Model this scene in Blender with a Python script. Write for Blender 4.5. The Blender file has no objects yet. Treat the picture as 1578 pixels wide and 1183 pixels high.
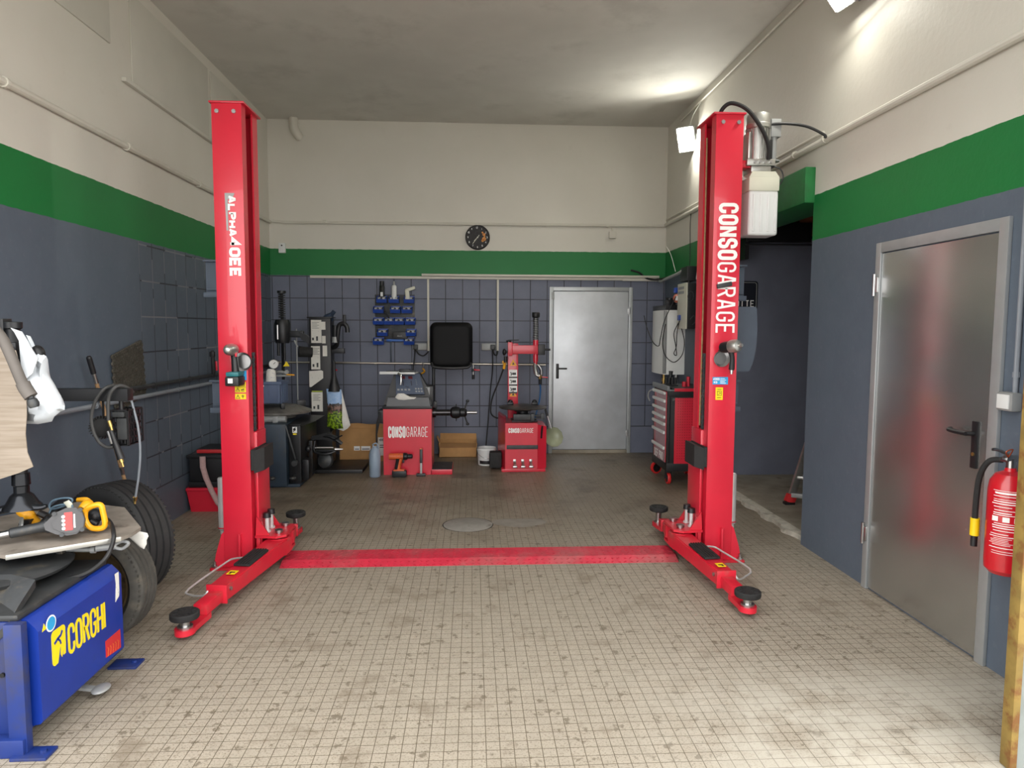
import bpy, bmesh, math, random
from mathutils import Vector, Matrix
random.seed(7)
SC = bpy.context.scene
COL = SC.collection
PI = math.pi

# ------------------------------------------------------------------ camera
cam_d = bpy.data.cameras.new('camera'); cam = bpy.data.objects.new('camera', cam_d); COL.objects.link(cam)
YAW, PITCH, ROLL, FPX = .058, .0808, .0042, 1068.0
fw = Vector((math.sin(YAW)*math.cos(PITCH), math.cos(YAW)*math.cos(PITCH), -math.sin(PITCH)))
rt = Vector((math.cos(YAW), -math.sin(YAW), 0)); up = rt.cross(fw)
r2 = rt*math.cos(ROLL)+up*math.sin(ROLL); u2 = up*math.cos(ROLL)-rt*math.sin(ROLL)
M = Matrix((r2, u2, -fw)).transposed().to_4x4(); M.translation = Vector((0, 0, 1.6))
cam.matrix_world = M
cam_d.sensor_width = 36; cam_d.sensor_fit = 'HORIZONTAL'; cam_d.lens = FPX/1578*36
cam_d.clip_start = .05; cam_d.clip_end = 200
SC.camera = cam
# ------------------------------------------------------------------ sky and exposure
W = bpy.data.worlds.new('overcast_sky'); SC.world = W; W.use_nodes = True
bg = W.node_tree.nodes['Background']
bg.inputs[0].default_value = (1, .985, .96, 1); bg.inputs[1].default_value = 3.6
SC.view_settings.view_transform = 'Standard'; SC.view_settings.look = 'None'
SC.view_settings.exposure = 0.4; SC.view_settings.gamma = 1; SC.view_settings.use_curve_mapping = False
LAMP_E = 140.0
try:
    SC.cycles.max_bounces = 10; SC.cycles.diffuse_bounces = 6
except Exception: pass

# ------------------------------------------------------------------ helpers
def lin(c):
    if isinstance(c, str): c = [int(c[i:i+2], 16) for i in (0, 2, 4)]
    return tuple(((v/255)/12.92 if v/255 <= .04045 else ((v/255+.055)/1.055)**2.4) for v in c)
class NT:
    def __init__(s, m): s.t = m.node_tree; s.n = s.t.nodes; s.b = s.n['Principled BSDF']
    def new(s, typ, **kw):
        x = s.n.new(typ)
        for k, v in kw.items(): setattr(x, k, v)
        return x
    def link(s, a, b): s.t.links.new(a, b)
    def math(s, op, a, b=None, c=None):
        x = s.new('ShaderNodeMath', operation=op)
        for i, v in enumerate((a, b, c)):
            if v is None: continue
            if isinstance(v, (int, float)): x.inputs[i].default_value = v
            else: s.link(v, x.inputs[i])
        return x.outputs[0]
    def mix(s, f, a, b, mode='MIX'):
        x = s.new('ShaderNodeMix', data_type='RGBA', blend_type=mode)
        for i, v in ((0, f), (6, a), (7, b)):
            if isinstance(v, (int, float)): x.inputs[i].default_value = v
            elif isinstance(v, tuple): x.inputs[i].default_value = v if len(v) == 4 else v+(1,)
            else: s.link(v, x.inputs[i])
        return x.outputs[2]
    def noise(s, vec, scale, detail=3, rough=.55):
        x = s.new('ShaderNodeTexNoise'); x.inputs['Scale'].default_value = scale
        x.inputs['Detail'].default_value = detail; x.inputs['Roughness'].default_value = rough
        if vec is not None: s.link(vec, x.inputs['Vector'])
        return x.outputs['Fac']
    def ramp(s, f, a, b):
        x = s.new('ShaderNodeMapRange', interpolation_type='SMOOTHSTEP'); s.link(f, x.inputs[0])
        x.inputs[1].default_value = a; x.inputs[2].default_value = b
        return x.outputs[0]
    def bump(s, h, strength, dist=.002):
        x = s.new('ShaderNodeBump'); x.inputs['Strength'].default_value = strength; x.inputs['Distance'].default_value = dist
        s.link(h, x.inputs['Height']); s.link(x.outputs[0], s.b.inputs['Normal'])
def mat(name, c, rough=.5, metal=0., var=.06, vs=6, bump=0, bs=120, dirt=None, ds=5, da=(.55, .75), dm=1, emit=0, alpha=1, trans=0, coat=0, spec=.5):
    m = bpy.data.materials.new(name); m.use_nodes = True; N = NT(m); b = N.b
    c = lin(c)
    tc = N.new('ShaderNodeTexCoord').outputs['Object']
    n = N.noise(tc, vs)
    col = N.mix(N.ramp(n, .3, .7), tuple(v*(1-var) for v in c), tuple(min(1, v*(1+var)) for v in c))
    if dirt:
        n2 = N.noise(tc, ds, 6, .65); col = N.mix(N.math('MULTIPLY', N.ramp(n2, *da), dm), col, lin(dirt))
    N.link(col, b.inputs['Base Color'])
    b.inputs['Roughness'].default_value = rough; b.inputs['Metallic'].default_value = metal
    if bump: N.bump(N.noise(tc, bs, 4), bump)
    b.inputs['Specular IOR Level'].default_value = spec
    if coat: b.inputs['Coat Weight'].default_value = coat
    if emit: b.inputs['Emission Color'].default_value = c+(1,); b.inputs['Emission Strength'].default_value = emit
    if alpha < 1: b.inputs['Alpha'].default_value = alpha
    if trans: b.inputs['Transmission Weight'].default_value = trans
    return m

class MB:
    def __init__(s): s.bm = bmesh.new()
    def _merge(s, t):
        me = bpy.data.meshes.new('tmp'); t.to_mesh(me); t.free(); s.bm.from_mesh(me); bpy.data.meshes.remove(me); return s
    def obox(s, c, size, ax=None, bev=0, seg=2):
        t = bmesh.new(); bmesh.ops.create_cube(t, size=1)
        for v in t.verts: v.co = Vector((v.co.x*size[0], v.co.y*size[1], v.co.z*size[2]))
        if bev:
            bev = min(bev, min(size)*.45)
            bmesh.ops.bevel(t, geom=t.edges[:], offset=bev, segments=seg, affect='EDGES', profile=.6)
        R = Matrix(ax).transposed() if ax else Matrix.Identity(3)
        for v in t.verts: v.co = R @ v.co + Vector(c)
        return s._merge(t)
    def box(s, x0, x1, y0, y1, z0, z1, bev=0, seg=2):
        return s.obox(((x0+x1)/2, (y0+y1)/2, (z0+z1)/2), (abs(x1-x0), abs(y1-y0), abs(z1-z0)), None, bev, seg)
    def beam(s, p0, p1, w, h, bev=0, upv=(0, 0, 1)):
        p0, p1 = Vector(p0), Vector(p1); d = p1-p0; L = d.length; d.normalize()
        side = d.cross(Vector(upv)); side.normalize(); uu = side.cross(d)
        return s.obox((p0+p1)/2, (w, L, h), (side, d, uu), bev)
    def lathe(s, prof, base, axis=(0, 0, 1), n=24, cap=True):
        a = Vector(axis).normalized(); e = a.orthogonal().normalized(); f = a.cross(e); B = Vector(base)
        bm = s.bm; rings = []
        for r, h in prof:
            if r < 1e-6: rings.append([bm.verts.new(B+a*h)])
            else: rings.append([bm.verts.new(B+a*h+(e*math.cos(2*PI*k/n)+f*math.sin(2*PI*k/n))*r) for k in range(n)])
        for A, C in zip(rings, rings[1:]):
            for k in range(n):
                q = [A[k % len(A)], A[(k+1) % len(A)], C[(k+1) % len(C)], C[k % len(C)]]
                u = []
                for v in q:
                    if v not in u: u.append(v)
                if len(u) >= 3:
                    try: bm.faces.new(u)
                    except ValueError: pass
        if cap:
            for R, rev in ((rings[0], True), (rings[-1], False)):
                if len(R) > 2: bm.faces.new(R[::-1] if rev else R)
        return s
    def cyl(s, p0, p1, r0, r1=None, n=16):
        p0, p1 = Vector(p0), Vector(p1); d = p1-p0
        return s.lathe([(r0, 0), (r0 if r1 is None else r1, d.length)], p0, d, n)
    def tube(s, pts, r, n=8, sub=6, closed=False):
        P = [Vector(p) for p in pts]
        if sub > 1 and len(P) > 2:
            Q = []; N = len(P)
            rng = range(N if closed else N-1)
            for i in rng:
                if closed: a, b, c, d = P[i-1], P[i], P[(i+1) % N], P[(i+2) % N]
                else: a, b, c, d = P[max(i-1, 0)], P[i], P[i+1], P[min(i+2, N-1)]
                for k in range(sub):
                    t = k/sub
                    Q.append(.5*((2*b)+(c-a)*t+(2*a-5*b+4*c-d)*t*t+(3*b-a-3*c+d)*t**3))
            if not closed: Q.append(P[-1])
            P = Q
        rr = r if isinstance(r, (list, tuple)) else None
        bm = s.bm; rings = []; N = len(P); e = None
        for i, p in enumerate(P):
            if closed: d = P[(i+1) % N]-P[i-1]
            else: d = P[min(i+1, N-1)]-P[max(i-1, 0)]
            if d.length < 1e-9: d = Vector((0, 0, 1))
            d.normalize()
            if e is None: e = d.orthogonal().normalized()
            else:
                e = e-d*e.dot(d)
                e = d.orthogonal().normalized() if e.length < 1e-6 else e.normalized()
            f = d.cross(e)
            if rr:
                t = i/(N-1)*(len(rr)-1); k = min(int(t), len(rr)-2); R = rr[k]+(rr[k+1]-rr[k])*(t-k)
            else: R = r
            rings.append([bm.verts.new(p+(e*math.cos(2*PI*k/n)+f*math.sin(2*PI*k/n))*R) for k in range(n)])
        pr = list(zip(rings, rings[1:]))+([(rings[-1], rings[0])] if closed else [])
        for A, B in pr:
            for k in range(n): bm.faces.new((A[k], A[(k+1) % n], B[(k+1) % n], B[k]))
        if not closed: bm.faces.new(rings[0][::-1]); bm.faces.new(rings[-1])
        return s
    def prism(s, pts, off):
        off = Vector(off); bm = s.bm
        A = [bm.verts.new(Vector(p)) for p in pts]; B = [bm.verts.new(Vector(p)+off) for p in pts]
        n = len(A)
        bm.faces.new(A[::-1]); bm.faces.new(B)
        for k in range(n): bm.faces.new((A[k], A[(k+1) % n], B[(k+1) % n], B[k]))
        return s
    def sphere(s, c, r, n=16, m=10):
        r = r if isinstance(r, (tuple, list)) else (r, r, r)
        t = bmesh.new(); bmesh.ops.create_uvsphere(t, u_segments=n, v_segments=m, radius=1)
        for v in t.verts: v.co = Vector((v.co.x*r[0]+c[0], v.co.y*r[1]+c[1], v.co.z*r[2]+c[2]))
        return s._merge(t)
    def grid(s, fn, nu, nv, thick=None):
        """surface from fn(u,v); thick: vector to give it thickness"""
        bm = s.bm
        G = [[bm.verts.new(Vector(fn(i/nu, j/nv))) for j in range(nv+1)] for i in range(nu+1)]
        for i in range(nu):
            for j in range(nv): bm.faces.new((G[i][j], G[i+1][j], G[i+1][j+1], G[i][j+1]))
        if thick is not None:
            T = Vector(thick)
            H = [[bm.verts.new(v.co+T) for v in row] for row in G]
            for i in range(nu):
                for j in range(nv): bm.faces.new((H[i][j], H[i][j+1], H[i+1][j+1], H[i+1][j]))
            for i in range(nu):
                bm.faces.new((G[i][0], H[i][0], H[i+1][0], G[i+1][0])); bm.faces.new((G[i][nv], G[i+1][nv], H[i+1][nv], H[i][nv]))
            for j in range(nv):
                bm.faces.new((G[0][j], G[0][j+1], H[0][j+1], H[0][j])); bm.faces.new((G[nu][j], H[nu][j], H[nu][j+1], G[nu][j+1]))
        return s
    def stroke(s, pts2, st, o, xd, yd, th, closed=False):
        P = [Vector((p[0], p[1])) for p in pts2]; P = [p for i, p in enumerate(P) if i == 0 or (p-P[i-1]).length > 1e-5]; n = len(P); h = st/2; L = []; R = []
        for i in range(n):
            a = P[i-1] if (i > 0 or closed) else None; c = P[(i+1) % n] if (i < n-1 or closed) else None
            d1 = (P[i]-a).normalized() if a is not None else None; d2 = (c-P[i]).normalized() if c is not None else None
            if d1 is None: d1 = d2
            if d2 is None: d2 = d1
            n1 = Vector((-d1.y, d1.x)); n2 = Vector((-d2.y, d2.x)); mm = n1+n2
            if mm.length < 1e-4: mm = n1
            mm.normalize(); k = h/max(.45, mm.dot(n1))
            L.append(P[i]+mm*k); R.append(P[i]-mm*k)
        nn = xd.cross(yd).normalized()*th; bm = s.bm
        V = lambda p: o+xd*p.x+yd*p.y
        vl = [bm.verts.new(V(p)+nn) for p in L]; vr = [bm.verts.new(V(p)+nn) for p in R]
        bl = [bm.verts.new(V(p)) for p in L]; br = [bm.verts.new(V(p)) for p in R]
        for i in range(n if closed else n-1):
            j = (i+1) % n
            bm.faces.new((vl[i], vr[i], vr[j], vl[j])); bm.faces.new((vl[i], vl[j], bl[j], bl[i])); bm.faces.new((vr[j], vr[i], br[i], br[j]))
        if not closed:
            bm.faces.new((vl[0], bl[0], br[0], vr[0])); bm.faces.new((vl[-1], vr[-1], br[-1], bl[-1]))
        return s
    def text(s, txt, o, xd, yd, h, w, st, gap=None, th=.0012):
        o, xd, yd = Vector(o), Vector(xd).normalized(), Vector(yd).normalized(); gap = st*.7 if gap is None else gap; x = 0
        for ch in txt:
            if ch == ' ': x += w*.6; continue
            ww = st if ch in 'I1' else w*(1.35 if ch == 'M' else 1)
            for gi, g in enumerate(GL[ch]):
                cl = g[0] == 'o'; pts = g[1:] if cl else g
                s.stroke([(x+st/2+p[0]*(ww-st), st/2+p[1]*(h-st)) for p in pts], st*(.62 if ch == 'N' and gi == 2 else 1), o, xd, yd, th+gi*.0006, cl)
            x += ww+gap
        return x-gap
def arc(cx, cy, rx, ry, a0, a1, n=6): return [(cx+rx*math.cos(math.radians(a0+(a1-a0)*i/n)), cy+ry*math.sin(math.radians(a0+(a1-a0)*i/n))) for i in range(n+1)]
TOPA = arc(.5, .8, .5, .2, 0, 180); BOTA = arc(.5, .2, .5, .2, 180, 360)
GL = {'C': [[(1, .66)]+TOPA+BOTA+[(1, .34)]], 'O': [['o']+TOPA+BOTA], '0': [['o']+TOPA+BOTA],
 'N': [[(0, 0), (0, 1)], [(1, 0), (1, 1)], [(0, .97), (1, .03)]], 'S': [[(1, .68)]+TOPA+[(0, .68), (.12, .58), (.88, .42), (1, .32)]+arc(.5, .2, .5, .2, 0, -180)+[(0, .32)]],
 'G': [[(1, .66)]+TOPA+BOTA+[(1, .46), (.55, .46)]], 'A': [[(0, 0), (.4, 1), (.6, 1), (1, 0)], [(.18, .3), (.82, .3)]],
 'R': [[(0, 0), (0, 1), (.6, 1)]+arc(.6, .76, .4, .24, 90, -90, 6)+[(0, .52)], [(.5, .52), (1, 0)]], 'E': [[(1, 1), (0, 1), (0, 0), (1, 0)], [(0, .5), (.85, .5)]],
 'L': [[(0, 1), (0, 0), (1, 0)]], 'P': [[(0, 0), (0, 1), (.6, 1)]+arc(.6, .74, .4, .26, 90, -90, 6)+[(0, .48)]], 'H': [[(0, 0), (0, 1)], [(1, 0), (1, 1)], [(0, .5), (1, .5)]],
 'I': [[(.5, 0), (.5, 1)]], '1': [[(.5, 0), (.5, 1)]], '4': [[(.75, 0), (.75, 1), (0, .3), (1, .3)]], 'T': [[(0, 1), (1, 1)], [(.5, 1), (.5, 0)]], 'K': [[(0, 0), (0, 1)], [(1, 1), (.05, .45)], [(.35, .6), (1, 0)]],
 'F': [[(1, 1), (0, 1), (0, 0)], [(0, .5), (.85, .5)]], 'B': [[(0, 0), (0, 1), (.6, 1)]+arc(.6, .76, .35, .24, 90, -90, 5)+[(0, .52)], [(.6, .52)]+arc(.6, .26, .4, .26, 90, -90, 5)+[(0, 0)]],
 'D': [['o', (0, 0), (0, 1), (.5, 1)]+arc(.5, .7, .5, .3, 90, 0, 4)+arc(.5, .3, .5, .3, 0, -90, 4)], '2': [[(0, .75)]+arc(.5, .75, .5, .25, 180, 0)+[(0, 0), (1, 0)]],
 '3': [[(0, .85)]+arc(.5, .75, .5, .25, 150, -90)+arc(.5, .25, .5, .25, 90, -150)], '5': [[(1, 1), (0, 1), (0, .55), (.5, .6)]+arc(.5, .3, .5, .3, 90, -160)], '6': [['o']+arc(.5, .28, .5, .28, 0, 330, 9), [(0, .28), (.2, .8), (.7, 1)]],
 '7': [[(0, 1), (1, 1), (.4, 0)]], '8': [['o']+arc(.5, .25, .5, .25, 0, 330, 9), ['o']+arc(.5, .75, .42, .25, 0, 330, 9)], '9': [['o']+arc(.5, .72, .5, .28, 0, 330, 9), [(1, .72), (.8, .2), (.3, 0)]], 'M': [[(0, 0), (0, 1), (.5, .3), (1, 1), (1, 0)]]}
def wloc(o):
    v = Vector((0, 0, 0))
    while o is not None: v += o.location; o = o.parent
    return v
def ob(name, mb, m, parent=None, sharp=35, origin=None):
    bm = mb.bm; bmesh.ops.recalc_face_normals(bm, faces=bm.faces[:])
    if parent is not None and origin is None:
        lo = Vector([min(v.co[i] for v in bm.verts) for i in range(3)]); hi = Vector([max(v.co[i] for v in bm.verts) for i in range(3)])
        org = (lo+hi)/2
    elif origin is not None: org = Vector(origin)
    else:
        lo = Vector([min(v.co[i] for v in bm.verts) for i in range(3)]); hi = Vector([max(v.co[i] for v in bm.verts) for i in range(3)])
        org = Vector(((lo.x+hi.x)/2, (lo.y+hi.y)/2, lo.z))
    me = bpy.data.meshes.new(name)
    for v in bm.verts: v.co -= org
    bm.to_mesh(me); bm.free()
    me.polygons.foreach_set('use_smooth', [True]*len(me.polygons))
    me.set_sharp_from_angle(angle=math.radians(sharp))
    me.materials.append(m)
    o = bpy.data.objects.new(name, me); COL.objects.link(o)
    if parent is not None: o.parent = parent; o.location = org-wloc(parent)
    else: o.location = org
    return o
def tag(o, label, cat, group=None):
    o['label'] = label; o['category'] = cat
    if group: o['group'] = group
    return o
def thing(name, label, cat, loc, group=None):
    o = bpy.data.objects.new(name, None); o.empty_display_size = .1; COL.objects.link(o); o.location = loc
    return tag(o, label, cat, group)
def struct(name, mb, m, parent=None, sharp=35):
    o = ob(name, mb, m, parent, sharp)
    if parent is None: o['kind'] = 'structure'
    return o
def lab(o, s): o['label'] = s; return o
def kids(o): return [c for c in bpy.data.objects if c.parent == o]
def copy_tree(o, parent=None):
    c = o.copy(); COL.objects.link(c)
    if parent is not None: c.parent = parent
    for k in kids(o): copy_tree(k, c)
    return c
def one(name, fn, m, label, cat, group=None):
    b = MB(); fn(b); return tag(ob(name, b, m), label, cat, group)

# ------------------------------------------------------------------ room numbers (metres)
XL, XR, D, ZC, Y0 = -2.47, 2.45, 8.75, 4.10, 2.40
GT, GB = 2.555, 2.235
AY0, AY1, AX1 = 4.93, 7.2, 4.2     # side alcove

# ------------------------------------------------------------------ materials
def wall_mat(name, axis, tile=None, tz=.345, off=0.0, lo=(76, 87, 100), hi=(92, 102, 115)):
    """painted wall: blue grey below, green stripe, white above (bands by height); tile courses in the blue part"""
    m = bpy.data.materials.new(name); m.use_nodes = True; N = NT(m)
    pos = N.new('ShaderNodeNewGeometry').outputs['Position']
    sx = N.new('ShaderNodeSeparateXYZ'); N.link(pos, sx.inputs[0])
    h = sx.outputs[0 if axis == 'x' else 1]; z = sx.outputs[2]
    n1 = N.noise(pos, 2.2, 5); n2 = N.noise(pos, 28, 4); n3 = N.noise(pos, 7, 6, .7)
    white = N.mix(n1, lin((203, 200, 189)), lin((212, 209, 200)))
    white = N.mix(N.math('MULTIPLY', N.ramp(n3, .6, .75), .2), white, lin((188, 184, 174)))
    green = N.mix(n1, lin((12, 106, 48)), lin((18, 118, 58)))
    blue = N.mix(n3, lin(lo), lin(hi))
    blue = N.mix(N.math('MULTIPLY', N.ramp(n2, .62, .74), .3), blue, lin((104, 110, 120)))
    hgt = n2
    if tile is not None:
        cx = N.new('ShaderNodeCombineXYZ'); N.link(N.math('ADD', h, off), cx.inputs[0]); N.link(N.math('SUBTRACT', z, tz), cx.inputs[1])
        br = N.new('ShaderNodeTexBrick'); br.offset = 0; N.link(cx.outputs[0], br.inputs['Vector'])
        br.inputs['Scale'].default_value = 1; br.inputs['Brick Width'].default_value = .2125; br.inputs['Row Height'].default_value = .2685
        br.inputs['Mortar Size'].default_value = .006; br.inputs['Mortar Smooth'].default_value = .2
        mask = N.math('MULTIPLY', N.math('MULTIPLY', br.outputs['Fac'], N.math('GREATER_THAN', h, tile)), N.math('MULTIPLY', N.math('GREATER_THAN', z, tz-.006), N.math('LESS_THAN', z, GB)))
        light = N.math('GREATER_THAN', N.noise(pos, 1.7, 3), .52)
        blue = N.mix(mask, blue, N.mix(N.math('MULTIPLY', light, .55 if axis == 'y' else .08), lin((46, 49, 58)), lin((150, 152, 158))))
        hgt = N.math('SUBTRACT', N.math('MULTIPLY', n2, .3), N.math('MULTIPLY', mask, 1.5))
    wob = N.math('MULTIPLY', N.math('SUBTRACT', N.noise(pos, 12, 3), .5), .012)
    zz = N.math('ADD', z, wob)
    c = N.mix(N.math('GREATER_THAN', zz, GB), blue, green); c = N.mix(N.math('GREATER_THAN', zz, GT), c, white)
    N.link(c, N.b.inputs['Base Color'])
    N.b.inputs['Roughness'].default_value = .55
    N.bump(hgt, .35, .004)
    return m
M_WL = wall_mat('paint_left_wall', 'y', 5.36, .33, off=-5.36+.2125*30)
M_WB = wall_mat('paint_back_wall_lightened', 'x', -3, .345, off=1.39+.2125*20, lo=(94, 100, 118), hi=(112, 117, 134))  # same blue as the side walls, lightened here to stand in for missing light
M_WR = wall_mat('paint_right_wall', 'y')
M_WHITE = mat('white_wall_paint', (196, 194, 184), .75, var=.03, vs=2, bump=.15, bs=25)
M_CEIL = mat('ceiling_paint', (206, 204, 198), .8, var=.05, vs=1.3, bump=.2, bs=6, dirt=(166, 164, 158), ds=1.2, da=(.5, .7), dm=.4)
M_GREEN = mat('green_lintel_paint', (14, 106, 48), .5, var=.1, vs=20, bump=.5, bs=30)
M_ALC = mat('dark_blue_alcove_paint', (98, 102, 116), .6, var=.08, vs=3)
def floor_mat():
    m = bpy.data.materials.new('dimpled_floor_tiles'); m.use_nodes = True; N = NT(m)
    pos = N.new('ShaderNodeNewGeometry').outputs['Position']
    sp = N.new('ShaderNodeSeparateXYZ'); N.link(pos, sp.inputs[0]); x, y = sp.outputs[0], sp.outputs[1]
    br = N.new('ShaderNodeTexBrick'); br.offset = 0; N.link(pos, br.inputs['Vector'])
    br.inputs['Scale'].default_value = 1; br.inputs['Brick Width'].default_value = .0535; br.inputs['Row Height'].default_value = .0535
    br.inputs['Mortar Size'].default_value = .0016; br.inputs['Mortar Smooth'].default_value = .3
    br.inputs['Color1'].default_value = (.985, .985, .985, 1); br.inputs['Color2'].default_value = (1.015, 1.01, 1.0, 1)
    n1 = N.noise(pos, .9, 5, .6); n2 = N.noise(pos, 3.3, 6, .65); n3 = N.noise(pos, 9, 5, .6); n4 = N.noise(pos, 130, 2)
    base = N.mix(n3, lin((137, 129, 116)), lin((159, 151, 137)))
    base = N.mix(1.0, base, br.outputs['Color'], 'MULTIPLY')
    # pits of the stamped pattern
    base = N.mix(N.math('MULTIPLY', N.ramp(n4, .54, .64), .6), base, lin((104, 94, 78)))
    # grime: worked in around the machines at the back, scattered spots in front
    back = N.ramp(N.math('ADD', y, N.math('MULTIPLY', N.math('SUBTRACT', n1, .5), 2.6)), 4.3, 7.2)
    g = N.math('MULTIPLY', back, N.ramp(n2, .2, .62))
    base = N.mix(N.math('MULTIPLY', g, .72), base, lin((108, 91, 73)))
    spots = N.ramp(N.noise(pos, 15, 4, .65), .585, .65)
    base = N.mix(N.math('MULTIPLY', spots, .72), base, lin((88, 79, 65)))
    sp2 = N.ramp(N.noise(pos, 62, 3, .6), .56, .68); base = N.mix(N.math('MULTIPLY', sp2, .42), base, lin((104, 92, 72)))
    oil = N.math('MULTIPLY', back, N.ramp(N.noise(pos, 2.1, 5, .62), .5, .68)); base = N.mix(N.math('MULTIPLY', oil, .6), base, lin((66, 53, 42)))
    blot = N.ramp(n2, .54, .68); base = N.mix(N.math('MULTIPLY', blot, .6), base, lin((108, 97, 82)))
    # pale cement haze by the right front corner
    hz = N.math('MULTIPLY', N.ramp(N.math('ADD', x, N.math('MULTIPLY', n1, 1.2)), .9, 2.1), N.math('SUBTRACT', 1.0, N.ramp(N.math('ADD', y, n1), 3.2, 3.9)))
    hz = N.math('MULTIPLY', hz, N.ramp(n2, .35, .6))
    base = N.mix(N.math('MULTIPLY', hz, .7), base, lin((182, 178, 166)))
    line = N.math('MULTIPLY', br.outputs['Fac'], N.math('SUBTRACT', N.math('ADD', .38, N.math('MULTIPLY', n3, .45)), N.math('MULTIPLY', hz, .35)))
    base = N.mix(line, base, lin((98, 86, 68)))
    N.link(base, N.b.inputs['Base Color'])
    ro = N.new('ShaderNodeMapRange'); N.link(g, ro.inputs[0]); ro.inputs[3].default_value = .62; ro.inputs[4].default_value = .42
    N.link(ro.outputs[0], N.b.inputs['Roughness'])
    N.bump(N.math('SUBTRACT', N.math('MULTIPLY', n4, -.35), br.outputs['Fac']), .45, .002)
    return m
M_FLOOR = floor_mat()
M_CONC = mat('bare_concrete', (150, 142, 128), .8, var=.15, vs=5, bump=.5, bs=40, dirt=(104, 96, 84), ds=3)
M_CURB = mat('chipped_cement_edge', (190, 186, 174), .85, var=.18, vs=14, bump=.9, bs=30, dirt=(128, 120, 106), ds=8)
M_APRON = mat('outdoor_concrete', (160, 156, 148), .85, var=.1, vs=1.5)
RED = mat('red_enamel', (203, 34, 56), .33, var=.04, vs=4, coat=.3)
RED_D = mat('red_enamel_dusty', (194, 28, 48), .42, var=.06, vs=6, dirt=(140, 84, 76), ds=9, da=(.52, .75), dm=.55)
REDPL = mat('red_checker_plate', (186, 40, 62), .5, var=.1, vs=12, dirt=(140, 104, 100), ds=2.5, da=(.45, .68), dm=.45)
BLACK = mat('black_plastic', (24, 24, 27), .45, var=.15)
BLACKM = mat('black_metal', (30, 31, 34), .4, .3, var=.15, dirt=(70, 68, 66), ds=14, da=(.6, .8), dm=.4)
RUB = mat('black_rubber', (27, 27, 28), .75, var=.2, vs=30, bump=.3)
TYRE = mat('tyre_rubber', (38, 38, 39), .7, var=.15, vs=20, dirt=(92, 86, 76), ds=6, da=(.55, .8), dm=.35)
TYRE2 = mat('worn_tyre_rubber', (66, 64, 60), .8, var=.15, vs=20, dirt=(112, 104, 90), ds=9, da=(.5, .8), dm=.6)
CHROME = mat('polished_chrome', (205, 205, 205), .28, .35, var=.05)
STEEL = mat('bright_steel', (178, 178, 178), .28, 1, var=.08)
GALV = mat('galvanised_steel', (200, 204, 209), .38, .35, var=.07, vs=3.5, dirt=(196, 198, 200), ds=2.2, da=(.6, .75), dm=.35)
GALV2 = mat('galvanised_sheet_frame', (176, 180, 182), .45, .6, var=.05)
GREYM = mat('grey_painted_metal', (150, 152, 152), .5, .3, var=.08)
DKGREY = mat('dark_grey_metal', (62, 64, 66), .5, .5, var=.2, vs=9, dirt=(96, 90, 80), ds=7)
WHITE = mat('white_print', (236, 236, 234), .5, var=.01)
WPL = mat('white_plastic', (214, 216, 216), .4, var=.03)
CREAM = mat('cream_plastic', (206, 206, 190), .4, var=.03)
YEL = mat('yellow_print', (232, 206, 20), .5, var=.03)
YELT = mat('yellow_tool_plastic', (226, 160, 22), .42, var=.1, dirt=(120, 82, 20), ds=24, da=(.55, .75), dm=.6)
ORG = mat('orange_tool_plastic', (206, 92, 44), .45, var=.1, dirt=(70, 50, 40), ds=26, da=(.5, .75), dm=.7)
SKY = mat('light_blue_sticker', (40, 150, 206), .5, var=.05)
BLUE = mat('blue_enamel', (13, 46, 136), .4, var=.08, vs=4, dirt=(30, 40, 80), ds=5, da=(.55, .8), dm=.5)
BLUED = mat('blue_enamel_grimy', (16, 42, 108), .5, var=.12, vs=5, dirt=(52, 50, 52), ds=4, da=(.45, .7), dm=.7)
BIN = mat('blue_bin_plastic', (22, 66, 158), .4, var=.06)
NAVY = mat('dark_blue_enamel', (38, 52, 66), .42, .1, var=.15, vs=5, dirt=(60, 58, 54), ds=6, dm=.6)
SLATE = mat('slate_panel_plastic', (84, 94, 108), .45, var=.06)
CARD = mat('cardboard', (176, 134, 86), .85, var=.07, vs=9, bump=.15, bs=60)
CARD_D = mat('cardboard_inside', (140, 104, 66), .9, var=.08)
WOODH = mat('worn_wood', (150, 118, 84), .75, var=.2, vs=22)
ALU = mat('aluminium', (186, 186, 182), .38, .9, var=.08, vs=12)
BRASS = mat('brass', (190, 160, 96), .35, .9, var=.1)
GRIPG = mat('grey_hose_rubber', (92, 87, 83), .65, var=.1)
HOSED = mat('dark_grey_hose', (58, 58, 58), .6, var=.1)
CABW = mat('white_cable', (196, 196, 188), .6, var=.03)
CABB = mat('black_cable', (20, 20, 22), .5, var=.1)
PIPEW = mat('painted_pipe', (204, 201, 190), .6, var=.03)
PIPEG = mat('grey_conduit', (128, 134, 142), .5, var=.05)
PIPES = mat('steel_air_pipe', (172, 166, 156), .35, .8, var=.1)
RUST = mat('rusty_steel', (128, 106, 52), .75, .1, var=.2, vs=9, dirt=(110, 72, 32), ds=12, da=(.48, .66))
GREYD = mat('weathered_grey_paint', (122, 128, 126), .6, var=.12, vs=6, dirt=(132, 96, 56), ds=5, da=(.62, .72), dm=.7)
LED = mat('lamp_glow', (255, 252, 240), .4, emit=LAMP_E, var=0)
SKIN_T = mat('teal_tool_plastic', (26, 100, 106), .45, var=.08)
JUG = mat('grey_blue_jug_plastic', (142, 158, 176), .35, var=.05, alpha=.92)
PAPER = mat('white_paper', (222, 220, 214), .8, var=.04, vs=20, dirt=(120, 130, 160), ds=40, da=(.58, .66), dm=.5)
BAGW = mat('white_plastic_bag', (196, 202, 208), .4, var=.03, bump=.6, bs=22)
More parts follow.
